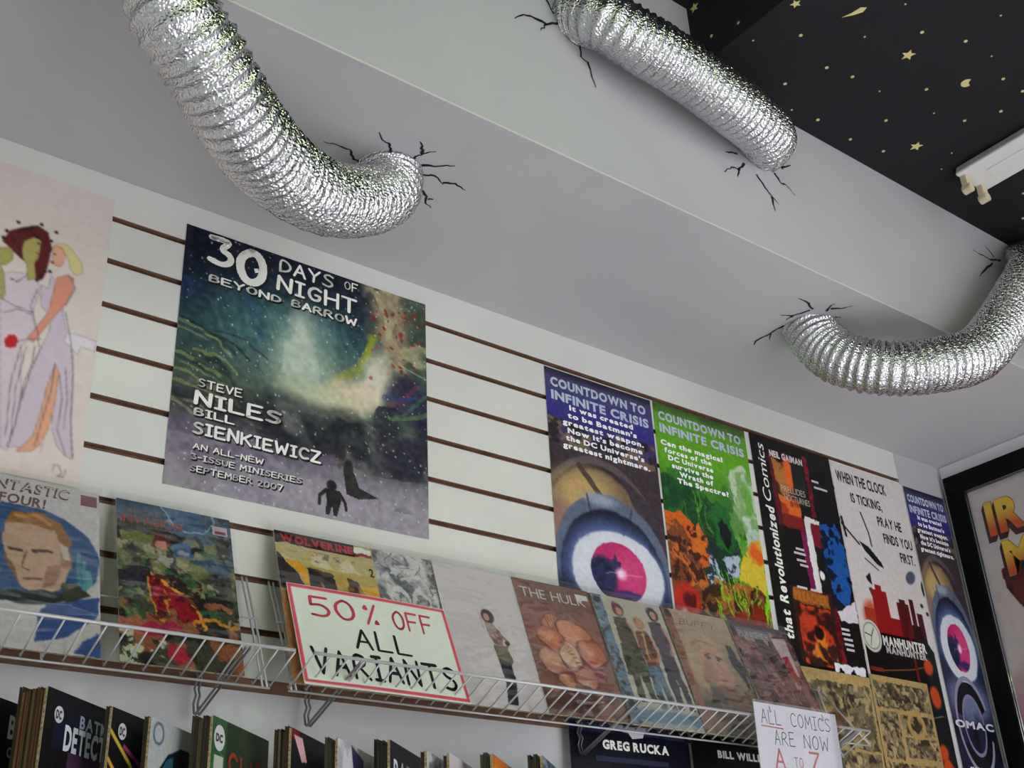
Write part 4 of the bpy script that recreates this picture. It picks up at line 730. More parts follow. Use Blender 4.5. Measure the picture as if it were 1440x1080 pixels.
# ------------------------------------------------------------------ framed poster on the right wall
FX = 2.633; fy0, fy1, fz1, fz0 = -0.012, -0.80, -0.037, -1.18; fw = 0.05
t = empty('poster_case', (XR, (fy0 + fy1) / 2, fz0)); tag(t, 'large black poster frame with a glass front on the right hand wall', 'frame')
cy = (fy0 + fy1) / 2
def fbox(name, ya, yb, za, zb, xa=FX - 0.004, xb=XR - 0.0005, mt=M_FRAME, bev=0.003, par=None):
    m = MB(); m.box(xa - XR, yb - cy, za - fz0, xb - XR, ya - cy, zb - fz0); return m.build(name, mt, par or t, bevel=bev)
fbox('frame_rail', fy0, fy1, fz1 - fw, fz1); fbox('frame_rail', fy0, fy1, fz0, fz0 + fw)
fbox('frame_stile', fy0, fy0 - fw, fz0 + fw, fz1 - fw); fbox('frame_stile', fy1 + fw, fy1, fz0 + fw, fz1 - fw)
for d in (0.0, 0.0055):  # paired bright rods added to imitate glare lines along the clear front
    r_ = 0.0014
    yA, yB, zA, zB = fy0 - fw - d - 0.002, fy1 + fw + d + 0.002, fz1 - fw - d - 0.002, fz0 + fw + d + 0.002
    m = MB(); xx = FX - XR - 0.001
    m.tube([(xx, yA - cy, zA - fz0), (xx, yB - cy, zA - fz0)], r_, 8); m.tube([(xx, yA - cy, zB - fz0), (xx, yA - cy, zA - fz0)], r_, 8)
    m.tube([(xx, yB - cy, zB - fz0), (xx, yB - cy, zA - fz0)], r_, 8); m.build('glare_rod', M_CHROME, t, True)
o = fbox('glass_pane', fy0 - fw, fy1 + fw, fz0 + fw, fz1 - fw, FX - 0.0012, FX, M_GLASS, 0)
a = Art(0.676, 1.03, 0.003, (0.72, 0.68, 0.68), 41)
a.grad(0, (0.74, 0.70, 0.70), 1, (0.70, 0.66, 0.67)); a.poly([(0.055, 0.205), (0.12, 0.195), (0.30, 0.22), (0.55, 0.20), (0.75, 0.35), (0.8, 0.6), (0.3, 0.6), (0.2, 0.36), (0.10, 0.30), (0.06, 0.25)], (0.20, 0.05, 0.07)); a.blot((0.40, 0.08, 0.10), 10, 0.55, 0.1, 0.8, a.box(0.05, 0.19, 0.8, 0.6) * (a.c[..., 0] < 0.4)); a.ell(0.35, 0.62, 0.4, 0.2, (0.62, 0.22, 0.32), 0.8, 0.6); a.grain(0.02)
p = Sheet('poster', 0.676, 1.03, a, M_PRINT, 0.0004, None, 'pale poster with orange block capitals inside the black frame', 'poster')
p.place((FX + 0.006, cy, fz0 + fw + 0.007), 0, -math.pi / 2)
# lettering with a dark block shadow and orange/yellow faces
for (tx, u0, vb, u1, cap) in (('IRON', 0.048, 0.118, 0.46, 0.078), ('MAN', 0.082, 0.222, 0.47, 0.080)):
    for k in range(7): p.text(tx, u0 - 0.002 * k, vb + 0.0022 * k, u1 - 0.002 * k, cap, (0.22, 0.08, 0.06), weight=0.06, shear=0.0, name='lettering_block', off=0.0003 + 0.00002 * (7 - k))
    o = p.text(tx, u0, vb, u1, cap, (0.78, 0.42, 0.08), weight=0.05, off=0.0007)
    g = D.materials.new('orange_fade'); g.use_nodes = True; nt = g.node_tree; b = nt.nodes['Principled BSDF']; b.inputs['Roughness'].default_value = 0.4
    tc = nt.nodes.new('ShaderNodeTexCoord'); sp = nt.nodes.new('ShaderNodeSeparateXYZ'); cr = nt.nodes.new('ShaderNodeValToRGB')
    cr.color_ramp.elements[0].color = (*lin((0.72, 0.30, 0.06)), 1); cr.color_ramp.elements[1].color = (*lin((0.84, 0.68, 0.16)), 1); cr.color_ramp.elements[0].position = 0.2; cr.color_ramp.elements[1].position = 0.7
    nt.links.new(tc.outputs['Generated'], sp.inputs[0]); nt.links.new(sp.outputs['Z'], cr.inputs[0]); nt.links.new(cr.outputs[0], b.inputs['Base Color'])
    o.data.materials.clear(); o.data.materials.append(g)

# ------------------------------------------------------------------ bagged comics standing on the wire shelves
CW, CH = 0.168, 0.257
LEAN = math.atan2(0.08, 0.245)
def comic(x0, art, label, dy=0.0, dz=0.0, w=CW, h=CH, ry=0.0, sleeve=True, thick=0.0035, lean=LEAN):
    p = Sheet('comic_book', w, h, art, M_PRINT, 0.0004, None, label, 'comic book')
    m = MB(); m.box(-w / 2 + 0.0006, 0.0001, 0.0008, w / 2 - 0.0006, thick, h - 0.0008); m.build('pages', M_PAGES, p.o)
    if sleeve:
        m = MB(); W = w / 2 + 0.005; n = 14
        # bag front with slack folds; closed thin envelope
        vs = []; hh = h + 0.012
        for j in range(n + 1):
            for i in range(9):
                e = abs(i - 4) / 4
                vs.append((-W + 2 * W * i / 8, -0.0022 + 0.0018 * e ** 3 - 0.0006 * math.sin(j * 1.7 + i * 0.6), hh * j / n - 0.001))
        fs = [(j * 9 + i, j * 9 + i + 1, j * 9 + i + 10, j * 9 + i + 9) for j in range(n) for i in range(8)]
        m.add(vs, fs)
        m.build('plastic_sleeve', M_SLEEVE, p.o, True)
    p.place((x0 + w / 2, -0.1005 + dy, -0.7795 + dz), -lean, 0, ry); return p
# 1 portrait cover
a = Art(CW, CH, 0.0014, (0.74, 0.72, 0.72), 51)
a.ell(0.40, 0.46, 0.60, 0.295, (0.16, 0.30, 0.48), 1, 0.015); m_ = a.ell(0.40, 0.46, 0.60, 0.295, 0, 1, 0.015, 0, True)
for u, v0, c in ((0.88, 0.45, (0.30, 0.52, 0.56)), (0.92, 0.50, (0.35, 0.58, 0.58)), (0.84, 0.40, (0.26, 0.46, 0.54)), (0.24, 0.45, (0.25, 0.44, 0.5)), (0.20, 0.52, (0.45, 0.62, 0.6))): a.mixm(m_ * a.box(u - 0.02, v0, u + 0.015, 0.80), c)
sk = (0.70, 0.58, 0.48)
a.poly([(0.28, 0.30), (0.50, 0.24), (0.72, 0.32), (0.78, 0.50), (0.70, 0.64), (0.55, 0.70), (0.42, 0.66), (0.32, 0.56), (0.27, 0.42)], sk); a.ell(0.74, 0.46, 0.05, 0.06, (0.60, 0.44, 0.36), 1, 0.3)
a.poly([(0.28, 0.30), (0.34, 0.22), (0.52, 0.195), (0.70, 0.24), (0.78, 0.34), (0.76, 0.44), (0.70, 0.38), (0.66, 0.30), (0.48, 0.27)], (0.55, 0.38, 0.20)); a.line([(0.36, 0.24), (0.5, 0.22), (0.62, 0.26)], 0.03, (0.72, 0.50, 0.26)); a.poly([(0.69, 0.36), (0.75, 0.38), (0.77, 0.46), (0.72, 0.46)], (0.70, 0.68, 0.64))
a.line([(0.31, 0.44), (0.40, 0.45)], 0.025, (0.25, 0.17, 0.14)); a.line([(0.49, 0.445), (0.62, 0.43)], 0.025, (0.25, 0.17, 0.14)); a.line([(0.44, 0.45), (0.42, 0.54), (0.47, 0.555)], 0.018, (0.45, 0.30, 0.24)); a.line([(0.43, 0.605), (0.56, 0.60)], 0.018, (0.42, 0.24, 0.20)); a.poly([(0.28, 0.46), (0.36, 0.54), (0.40, 0.64), (0.32, 0.56)], (0.42, 0.28, 0.22), 0.8); a.poly([(0.60, 0.52), (0.72, 0.50), (0.66, 0.62), (0.56, 0.66)], (0.52, 0.34, 0.28), 0.7)
a.mixm(m_ * ((a.V > 0.665) * (a.V > 0.67 + (0.5 - a.U) * 0.1)), (0.13, 0.17, 0.16)); a.poly([(0.70, 0.60), (0.82, 0.60), (0.92, 0.66), (0.74, 0.73)], (0.20, 0.22, 0.16))
a.poly([(0.60, 0.74), (1, 0.66), (1, 0.76), (0.72, 0.92), (0.52, 0.96), (0.55, 0.80)], (0.20, 0.30, 0.52)); a.poly([(0.86, 0.93), (1, 0.86), (1, 1), (0.80, 1)], (0.20, 0.30, 0.52)); a.warp(0.014, 9, 2); a.blur(); a.grain(0.03)
p = comic(0.335, a, 'pale cover with a stern man in a blue circle, far left of the shelf')
p.text('FANTASTIC', 0.02, 0.085, 0.76, 0.065, (0.38, 0.24, 0.24), weight=0.04, shear=0.2); p.text('FANTASTIC', 0.03, 0.079, 0.77, 0.058, (0.72, 0.70, 0.68), weight=0.0, shear=0.2, off=0.0008)
p.text('FOUR!', 0.22, 0.168, 0.58, 0.06, (0.40, 0.26, 0.25), weight=0.03, shear=0.15); p.poly([(0.85, 0.03), (0.98, 0.03), (0.98, 0.10), (0.85, 0.10)], (0.52, 0.34, 0.34), 'corner_box')
# 2 crowded battle cover
a = Art(CW, CH, 0.0013, (0.24, 0.24, 0.18), 52)
a.grad(0, (0.16, 0.26, 0.36), 0.14, (0.28, 0.38, 0.42)); a.ring(0.92, 0.05, 0.35, 0.25, 0.30, (0.20, 0.34, 0.50), 0.7); a.ring(0.62, 0.0, 0.22, 0.14, 0.02, (0.55, 0.70, 0.78), 0.7); a.blot((0.07, 0.08, 0.10), 6, 0.56, 0.1, 0.9, a.box(0.55, 0, 1, 0.3))
a.blot((0.44, 0.46, 0.26), 8, 0.47, 0.1, 0.9, a.box(0, 0.2, 1, 0.75)); a.blot((0.10, 0.10, 0.09), 9, 0.55, 0.06, 0.95, a.box(0, 0.18, 1, 1)); a.blot((0.60, 0.55, 0.42), 13, 0.66, 0.06, 0.9, a.box(0, 0.25, 1, 0.75)); a.blot((0.20, 0.36, 0.22), 10, 0.62, 0.06, 0.9, a.box(0, 0.25, 1, 0.75)); a.blot((0.60, 0.34, 0.20), 6, 0.58, 0.08, 0.85, a.box(0, 0.58, 1, 1))
a.poly([(0, 0.48), (0.18, 0.42), (0.28, 0.50), (0.12, 0.56), (0, 0.56)], (0.16, 0.15, 0.18)); a.ell(0.37, 0.245, 0.07, 0.05, (0.38, 0.14, 0.15), 1, 0.3); a.ell(0.38, 0.27, 0.045, 0.028, (0.72, 0.46, 0.38), 1, 0.3); a.poly([(0.44, 0.25), (0.62, 0.22), (0.66, 0.30), (0.48, 0.33)], (0.26, 0.38, 0.52)); a.line([(0.64, 0.28), (0.72, 0.24), (0.70, 0.18)], 0.04, (0.10, 0.12, 0.15)); a.poly([(0.34, 0.32), (0.48, 0.35), (0.44, 0.40), (0.32, 0.37)], (0.55, 0.55, 0.50)); a.ell(0.55, 0.29, 0.05, 0.015, (0.60, 0.60, 0.60), 0.9, 0.4)
cr_ = (0.55, 0.07, 0.11)
a.poly([(0.26, 0.47), (0.34, 0.44), (0.46, 0.54), (0.62, 0.60), (0.68, 0.72), (0.50, 0.74), (0.42, 0.66), (0.30, 0.70), (0.24, 0.60)], cr_); a.line([(0.28, 0.46), (0.44, 0.53), (0.64, 0.62), (0.70, 0.74)], 0.03, (0.80, 0.60, 0.18)); a.line([(0.26, 0.48), (0.24, 0.60), (0.30, 0.70), (0.36, 0.74)], 0.016, (0.75, 0.55, 0.16)); a.line([(0.40, 0.55), (0.38, 0.70)], 0.015, (0.72, 0.5, 0.15)); a.blot((0.22, 0.03, 0.06), 18, 0.56, 0.05, 0.7, a.box(0.24, 0.45, 0.68, 0.74))
a.line([(0.62, 0.73), (0.78, 0.68), (0.95, 0.72)], 0.03, (0.75, 0.50, 0.16)); a.poly([(0, 0.74), (0.24, 0.75), (0.20, 0.82), (0, 0.84)], (0.62, 0.36, 0.28)); a.poly([(0.15, 0.78), (0.50, 0.74), (0.42, 0.82), (0.22, 0.84)], (0.60, 0.10, 0.26)); a.ell(0.46, 0.93, 0.09, 0.05, (0.65, 0.14, 0.20), 1, 0.3); a.blot((0.75, 0.78, 0.65), 12, 0.64, 0.05, 0.9, a.box(0, 0.80, 0.4, 1)); a.warp(0.04, 12, 3); a.grain(0.06)
p = comic(0.527, a, 'crowded battle scene cover with red lettering, second from the left end of the shelf')
p.text('INVASION', 0.03, 0.148, 0.57, 0.055, (0.56, 0.26, 0.20), weight=0.02); p.text('SECRET', 0.10, 0.082, 0.45, 0.032, (0.46, 0.38, 0.38), weight=0.0); p.poly([(0.83, 0.065), (0.965, 0.065), (0.965, 0.125), (0.83, 0.125)], (0.72, 0.66, 0.68), 'corner_box'); p.poly([(0.85, 0.098), (0.95, 0.098), (0.95, 0.118), (0.85, 0.118)], (0.55, 0.2, 0.26), 'corner_mark')
# 3 black line art cover, half behind the white one
a = Art(CW, CH, 0.0013, (0.62, 0.62, 0.62), 53)
a.blot((0.30, 0.31, 0.33), 9, 0.50, 0.12, 0.75); a.blot((0.80, 0.80, 0.78), 10, 0.56, 0.1, 0.8)
for k in range(70):
    u = a.rng.uniform(0, 1); v = a.rng.uniform(0, 1); a.line([(u, v), (u + a.rng.uniform(-0.2, 0.2), v + a.rng.uniform(-0.12, 0.12))], 0.008, (0.16, 0.17, 0.19), 0.7)
for u in (0.30, 0.55, 0.80): a.ring(u, 0.40, 0.10, 0.14, 0.035, (0.82, 0.82, 0.80), 0.9, 0, 0.2, 0.5)
a.ell(0.42, 0.47, 0.12, 0.05, (0.15, 0.17, 0.25), 0.9, 0.4); a.warp(0.05, 10, 3); a.grain(0.05)
comic(0.922, a, 'grey pen and ink cover between the yellow cover and the white cover', dy=0.0035, dz=0.002)
# 4 yellow cover
a = Art(CW, CH, 0.0013, (0.68, 0.60, 0.30), 54)
a.rect(0, 0, 0.80, 0.085, (0.08, 0.05, 0.05)); a.rect(0.80, 0.02, 1, 0.06, (0.85, 0.85, 0.82)); a.rect(0.80, 0.06, 1, 0.09, (0.55, 0.06, 0.10)); a.mixm(a.box(0, 0.085, 1, 0.22), (0.70, 0.64, 0.42)); a.blot((0.80, 0.76, 0.62), 7, 0.5, 0.1, 0.8, a.box(0, 0.09, 0.9, 0.22)); a.blot((0.36, 0.34, 0.32), 18, 0.62, 0.05, 0.8, a.box(0.1, 0.11, 0.8, 0.20))
a.poly([(0, 0.14), (0.14, 0.24), (0.28, 0.42), (0, 0.40)], (0.18, 0.15, 0.15)); a.poly([(0.08, 0.19), (0.26, 0.20), (0.28, 0.36)], (0.84, 0.60, 0.14)); a.poly([(0.28, 0.23), (0.54, 0.25), (0.56, 0.45), (0.30, 0.42)], (0.18, 0.14, 0.14)); a.poly([(0.68, 0.25), (0.78, 0.28), (0.92, 0.48), (0.66, 0.46)], (0.30, 0.22, 0.20)); a.poly([(0.86, 0.32), (1, 0.28), (1, 0.50), (0.90, 0.45)], (0.84, 0.70, 0.14)); a.blot((0.82, 0.62, 0.18), 6, 0.56, 0.1, 0.7, a.box(0.4, 0.22, 1, 0.5))
a.poly([(0, 0.42), (0.30, 0.42), (0.26, 1), (0, 1)], (0.66, 0.46, 0.26)); a.poly([(0.14, 0.40), (0.34, 0.42), (0.36, 1), (0.20, 1)], (0.12, 0.13, 0.16)); a.rect(0.3, 0.45, 1, 1, (0.32, 0.24, 0.2)); a.line([(0.12, 0.42), (0.22, 0.75)], 0.02, (0.75, 0.80, 0.80)); a.warp(0.025, 9, 2); a.grain(0.04)
p = comic(0.766, a, 'yellow cover with a black and red title band, behind the sale sign')
p.text('WOLVERINE', 0.05, 0.072, 0.80, 0.052, (0.66, 0.07, 0.11), weight=0.06)
p.text('2', 0.93, 0.215, 0.985, 0.06, (0.10, 0.08, 0.08), weight=0.02)
# 5 white cover with one small figure
a = Art(CW, CH, 0.0014, (0.78, 0.75, 0.76), 55)
for k in range(60):
    u = a.rng.uniform(0.0, 0.95); v = a.rng.uniform(0.03, 0.75); a.line([(u, v), (u + a.rng.uniform(-0.04, 0.12), v + a.rng.uniform(0.02, 0.12))], 0.008, (0.73, 0.68, 0.71), 0.7)
a.ell(0.52, 0.355, 0.075, 0.052, (0.20, 0.11, 0.12), 1, 0.25); a.ell(0.505, 0.36, 0.035, 0.028, (0.70, 0.52, 0.46), 1, 0.3)
a.poly([(0.46, 0.40), (0.55, 0.40), (0.64, 0.47), (0.63, 0.56), (0.54, 0.57), (0.48, 0.50)], (0.62, 0.54, 0.52)); a.blot((0.45, 0.30, 0.32), 18, 0.55, 0.06, 0.8, a.box(0.46, 0.40, 0.64, 0.56) * (a.c[..., 0] < 0.7)); a.line([(0.62, 0.48), (0.70, 0.53), (0.66, 0.57)], 0.03, (0.58, 0.44, 0.36)); a.ell(0.68, 0.535, 0.03, 0.015, (0.1, 0.1, 0.12), 1, 0.3)
a.poly([(0.50, 0.56), (0.66, 0.56), (0.70, 0.66), (0.66, 0.70), (0.52, 0.66)], (0.44, 0.40, 0.32)); a.poly([(0.52, 0.65), (0.66, 0.68), (0.67, 0.80), (0.62, 0.97), (0.50, 0.97), (0.54, 0.82)], (0.13, 0.13, 0.17)); a.line([(0.42, 0.33), (0.44, 0.45)], 0.012, (0.75, 0.45, 0.45), 0.7)
comic(1.047, a, 'nearly blank white cover with one small dark-haired standing figure', dy=-0.001)
# 6 brown cover
a = Art(CW, CH, 0.0013, (0.46, 0.31, 0.27), 56)
a.grad(0, (0.42, 0.30, 0.27), 0.5, (0.52, 0.34, 0.29)); a.blot((0.58, 0.40, 0.34), 4, 0.5, 0.2, 0.5)
o_ = (0.72, 0.46, 0.33)
for u, v, ru, rv, rt, c in ((0.38, 0.36, 0.16, 0.11, -0.5, o_), (0.62, 0.40, 0.24, 0.13, 0.5, o_), (0.30, 0.46, 0.17, 0.09, 0.3, (0.70, 0.44, 0.32)), (0.78, 0.52, 0.16, 0.12, 0.9, (0.66, 0.40, 0.28)), (0.26, 0.62, 0.20, 0.09, 0.2, (0.70, 0.50, 0.42)), (0.60, 0.70, 0.16, 0.09, 0.1, (0.70, 0.47, 0.36)), (0.46, 0.56, 0.15, 0.10, 0.8, (0.74, 0.62, 0.50)), (0.35, 0.76, 0.12, 0.05, 0.4, (0.66, 0.44, 0.30))):
    a.ell(u, v, ru, rv, (0.26, 0.13, 0.10), 1, 0.06, rt); a.ell(u, v - 0.004, ru * 0.93, rv * 0.92, c, 1, 0.2, rt); a.ell(u - 0.02, v - 0.02, ru * 0.5, rv * 0.4, (0.82, 0.60, 0.46), 0.55, 0.9, rt)
for k in range(9): a.line([(0.36 + k * 0.022, 0.47 + k * 0.018), (0.42 + k * 0.022, 0.46 + k * 0.018)], 0.010, (0.40, 0.28, 0.22), 0.8)
for k in range(5): a.line([(0.28 + k * 0.04, 0.28), (0.30 + k * 0.03, 0.38)], 0.012, (0.35, 0.18, 0.13), 0.8)
a.blot((0.30, 0.18, 0.17), 5, 0.5, 0.15, 0.8, a.box(0, 0.80, 1, 1)); a.blot((0.55, 0.30, 0.30), 4, 0.5, 0.2, 0.5, a.box(0.3, 0.62, 1, 0.85)); a.warp(0.05, 6, 2); a.blur(); a.grain(0.04)
p = comic(1.208, a, 'brown cover with a pale block title and swirling orange muscle shapes', dy=-0.003)
p.text('THE HULK', 0.06, 0.140, 0.93, 0.080, (0.76, 0.73, 0.70), weight=0.0)
p.poly([(0.80, 0.045), (0.97, 0.045), (0.97, 0.085), (0.88, 0.09), (0.86, 0.11), (0.82, 0.10)], (0.80, 0.80, 0.80), 'corner_mark')
# 7 three people on a pale cover with blue edge
a = Art(CW, CH, 0.0013, (0.68, 0.66, 0.60), 57)
a.rect(0, 0, 0.14, 1, (0.40, 0.48, 0.54)); a.ell(0.07, 0.045, 0.055, 0.032, (0.15, 0.16, 0.2), 1, 0.2)
def person(a, u, v, h, hair, top, low, skin=(0.70, 0.52, 0.42)):
    a.ell(u, v, 0.075, 0.055 * h, hair, 1, 0.3); a.ell(u + 0.005, v + 0.01, 0.042, 0.034 * h, skin, 1, 0.3)
    a.poly([(u - 0.10, v + 0.07), (u + 0.08, v + 0.06), (u + 0.13, v + 0.22 * h), (u + 0.10, v + 0.36 * h), (u - 0.08, v + 0.36 * h), (u - 0.12, v + 0.2 * h)], top)
    a.line([(u + 0.09, v + 0.10), (u + 0.16, v + 0.24 * h), (u + 0.08, v + 0.30 * h)], 0.045, skin, 0.7)
    a.poly([(u - 0.10, v + 0.34 * h), (u + 0.11, v + 0.34 * h), (u + 0.13, v + 0.72 * h), (u + 0.05, v + 0.72 * h), (u + 0.01, v + 0.46 * h), (u - 0.03, v + 0.72 * h), (u - 0.11, v + 0.72 * h)], low)
person(a, 0.33, 0.10, 1.0, (0.42, 0.20, 0.22), (0.32, 0.30, 0.25), (0.30, 0.32, 0.24)); a.poly([(0.20, 0.38), (0.45, 0.36), (0.50, 0.62), (0.16, 0.62)], (0.30, 0.31, 0.24))
person(a, 0.84, 0.09, 1.05, (0.12, 0.11, 0.13), (0.26, 0.20, 0.26), (0.20, 0.17, 0.25)); person(a, 0.58, 0.19, 1.0, (0.66, 0.50, 0.30), (0.46, 0.26, 0.20), (0.34, 0.44, 0.52)); a.line([(0.58, 0.27), (0.56, 0.48)], 0.03, (0.72, 0.6, 0.3)); a.blot((0.16, 0.12, 0.12), 16, 0.6, 0.05, 0.6, (a.c.sum(-1) < 1.6) * 1.0)
a.rect(0.14, 0.86, 1, 1, (0.55, 0.58, 0.58)); a.ell(0.88, 0.66, 0.1, 0.01, (0.1, 0.1, 0.12), 1, 0.4); a.poly([(0.1, 0.88), (1, 0.88), (1, 0.96), (0.1, 0.96)], (0.34, 0.46, 0.55)); a.warp(0.02, 12, 2); a.blur(); a.grain(0.03)
p = comic(1.384, a, 'cover with three standing people and a blue left edge', dy=-0.002)
# 8 tan cover, profile face
a = Art(CW, CH, 0.0013, (0.62, 0.54, 0.45), 58)
a.grad(0, (0.66, 0.58, 0.48), 1, (0.44, 0.38, 0.32)); a.rect(0, 0, 0.11, 1, (0.52, 0.34, 0.27)); a.ell(0.07, 0.045, 0.05, 0.03, (0.15, 0.14, 0.16), 1, 0.2)
a.blot((0.70, 0.60, 0.46), 9, 0.45, 0.2, 0.7, a.ell(0.40, 0.42, 0.30, 0.26, 0, 1, 0.2, 0.3, True)); a.mixm(a.ell(0.50, 0.44, 0.22, 0.17, 0, 1, 0.25, 0.3, True), (0.70, 0.54, 0.46)); a.mixm(a.ell(0.40, 0.50, 0.10, 0.10, 0, 1, 0.9, 0.3, True) * 0.5, (0.50, 0.34, 0.28)); a.line([(0.58, 0.36), (0.66, 0.37)], 0.02, (0.28, 0.18, 0.16)); a.line([(0.56, 0.42), (0.62, 0.49), (0.56, 0.50)], 0.012, (0.48, 0.32, 0.27)); a.poly([(0.60, 0.40), (0.78, 0.50), (0.72, 0.60), (0.56, 0.62)], (0.67, 0.50, 0.43)); a.line([(0.40, 0.37), (0.52, 0.35)], 0.02, (0.28, 0.18, 0.16)); a.ell(0.47, 0.385, 0.04, 0.012, (0.25, 0.3, 0.35), 1, 0.3); a.ell(0.60, 0.385, 0.03, 0.010, (0.25, 0.3, 0.35), 1, 0.3); a.line([(0.54, 0.555), (0.64, 0.56)], 0.026, (0.60, 0.25, 0.24)); a.line([(0.24, 0.30), (0.36, 0.24), (0.60, 0.26)], 0.03, (0.58, 0.46, 0.32))
a.poly([(0.84, 0.24), (0.92, 0.24), (0.99, 0.44), (0.97, 0.60), (0.86, 0.50), (0.80, 0.36)], (0.20, 0.20, 0.24)); a.blot((0.22, 0.20, 0.18), 5, 0.5, 0.12, 0.85, a.box(0.11, 0.62, 1, 1)); a.blot((0.50, 0.32, 0.26), 6, 0.55, 0.12, 0.7, a.box(0.11, 0.6, 1, 1)); a.warp(0.025, 8, 2); a.blur(); a.grain(0.04)
p = comic(1.558, a, 'tan cover with a large face and red script title', dy=-0.003)
p.text('BUFFY', 0.20, 0.125, 0.78, 0.05, (0.52, 0.24, 0.19), font='s', weight=0.10, jit=0.03, shear=0.2)
# 9 maroon cover at the right end
a = Art(CW, CH, 0.0013, (0.40, 0.24, 0.26), 59)
a.blot((0.56, 0.38, 0.38), 6, 0.48, 0.15, 0.8); a.blot((0.22, 0.11, 0.13), 7, 0.56, 0.1, 0.9); a.blot((0.70, 0.60, 0.58), 9, 0.66, 0.06, 0.8); a.rect(0, 0, 1, 0.05, (0.28, 0.22, 0.25)); a.rect(0.08, 0.045, 0.66, 0.13, (0.40, 0.40, 0.42)); a.poly([(0.66, 0.10), (0.92, 0.08), (0.90, 0.42), (0.74, 0.36)], (0.76, 0.68, 0.68), 0.9); a.poly([(0.72, 0.26), (0.84, 0.24), (0.86, 0.46), (0.76, 0.44)], (0.62, 0.14, 0.20))
for k in range(14): a.line([(0.1 + 0.06 * k, 0.3 + 0.03 * (k % 4)), (0.3 + 0.05 * k, 0.9)], 0.012, (0.60, 0.48, 0.46), 0.5)
a.grain(0.06)
p = comic(1.732, a, 'maroon cover at the right end of the row, above the small price sign', dy=-0.004)
p.text('PUNISHER', 0.10, 0.125, 0.64, 0.055, (0.62, 0.60, 0.62), weight=0.02)

# ------------------------------------------------------------------ signs
def sign_art(w, h, base, border, seed):
    a = Art(w, h, 0.0015, base, seed)
    if border:
        for e in ([(0.012, 0.02), (0.985, 0.025)], [(0.985, 0.025), (0.988, 0.975)], [(0.988, 0.97), (0.015, 0.965)], [(0.015, 0.965), (0.012, 0.02)]): a.line(e, 0.020, border, 0.92)
    a.grain(0.01); return a
red = (0.76, 0.25, 0.31)
a = sign_art(0.274, 0.172, (0.84, 0.86, 0.82), (0.80, 0.27, 0.33), 61)
p = Sheet('sale_sign', 0.274, 0.172, a, M_PRINT_MATT, 0.0012, lambda x, z: 0.0012 * np.cos(x * 12), 'white hand-lettered 50% off sign with a red border leaning on the shelf', 'sign')
p.place((0.909, -0.1200, -0.7850), -math.atan2(0.064, 0.157), 0, 0)
T = lambda t, u0, v, u1, c, col, w, sh=0.0: p.text(t, u0, v, u1, c, col, 's', w, 0.035, sh)
T('50', 0.12, 0.315, 0.42, 0.205, red, 0.12, -0.05); T('%', 0.44, 0.315, 0.55, 0.20, red, 0.12); T('OFF', 0.62, 0.32, 0.90, 0.185, red, 0.13)
blk = (0.07, 0.08, 0.09)
T('ALL', 0.35, 0.585, 0.72, 0.185, blk, 0.12); T('VARIANTS', 0.075, 0.885, 0.965, 0.235, blk, 0.14)
a = sign_art(0.218, 0.165, (0.87, 0.85, 0.90), None, 62)
p = Sheet('price_sign', 0.218, 0.165, a, M_PRINT_MATT, 0.0012, None, 'small white handwritten all comics sign hanging from the shelf rail', 'sign')
p.place((1.7175, -0.1625, -0.899), 0.02, 0, 0.01)
bl = (0.22, 0.24, 0.34)
T('ALL', 0.07, 0.205, 0.32, 0.14, bl, 0.085); T('COMICS', 0.42, 0.205, 0.93, 0.14, bl, 0.085); T('ARE', 0.20, 0.41, 0.46, 0.14, bl, 0.085); T('NOW', 0.55, 0.41, 0.88, 0.14, bl, 0.085)
T('A', 0.18, 0.655, 0.33, 0.20, red, 0.11); T('TO', 0.40, 0.62, 0.52, 0.10, red, 0.10); T('Z', 0.60, 0.665, 0.76, 0.21, red, 0.11); p.poly([(0.06, 0.230), (0.32, 0.235), (0.32, 0.248), (0.06, 0.243)], red, 'underline')
m = MB(); m.box(-0.113, -0.0035, -0.002, 0.113, -0.0025, 0.169); m.build('plastic_sleeve', M_ACRYL, p.o)
for x in (-0.07, 0.07):
    m = MB(); m.tube([(x, 0.012, 0.150), (x, 0.006, 0.160), (x, -0.002, 0.160), (x, -0.004, 0.150)], 0.0012, 6); m.build('hanging_clip', M_WIRE, p.o, True)

# clear folded plastic stand at the right end of the shelf
t = empty('display_stand', (1.985, -0.085, -0.760)); tag(t, 'clear folded plastic stand empty at the right end of the long shelf', 'stand')
def panel(name, a_, b_, c_, d_, th=0.0012):
    a_, b_, c_, d_ = map(Vector, (a_, b_, c_, d_)); n = (b_ - a_).cross(d_ - a_).normalized() * th; m = MB()
    m.add([a_, b_, c_, d_, a_ + n, b_ + n, c_ + n, d_ + n], [(0, 3, 2, 1), (4, 5, 6, 7), (0, 1, 5, 4), (1, 2, 6, 5), (2, 3, 7, 6), (3, 0, 4, 7)])
    m.build(name, M_ACRYL, t)
    m = MB()
    for p_, q_ in ((a_, b_), (b_, c_), (c_, d_), (d_, a_)): m.tube([p_ - n * 0.0 + n * 0.5, q_ + n * 0.5], 0.0017, 6)
    m.build('polished_edge', M_WIRE, t, True)
panel('back_panel', (-0.055, 0.0, 0.0), (0.045, 0.0, 0.0), (0.015, 0.075, 0.120), (-0.03, 0.075, 0.120))
panel('side_panel', (-0.055, 0.0, 0.0), (-0.075, 0.01, 0.10), (-0.03, 0.075, 0.120), (-0.02, 0.04, 0.0))

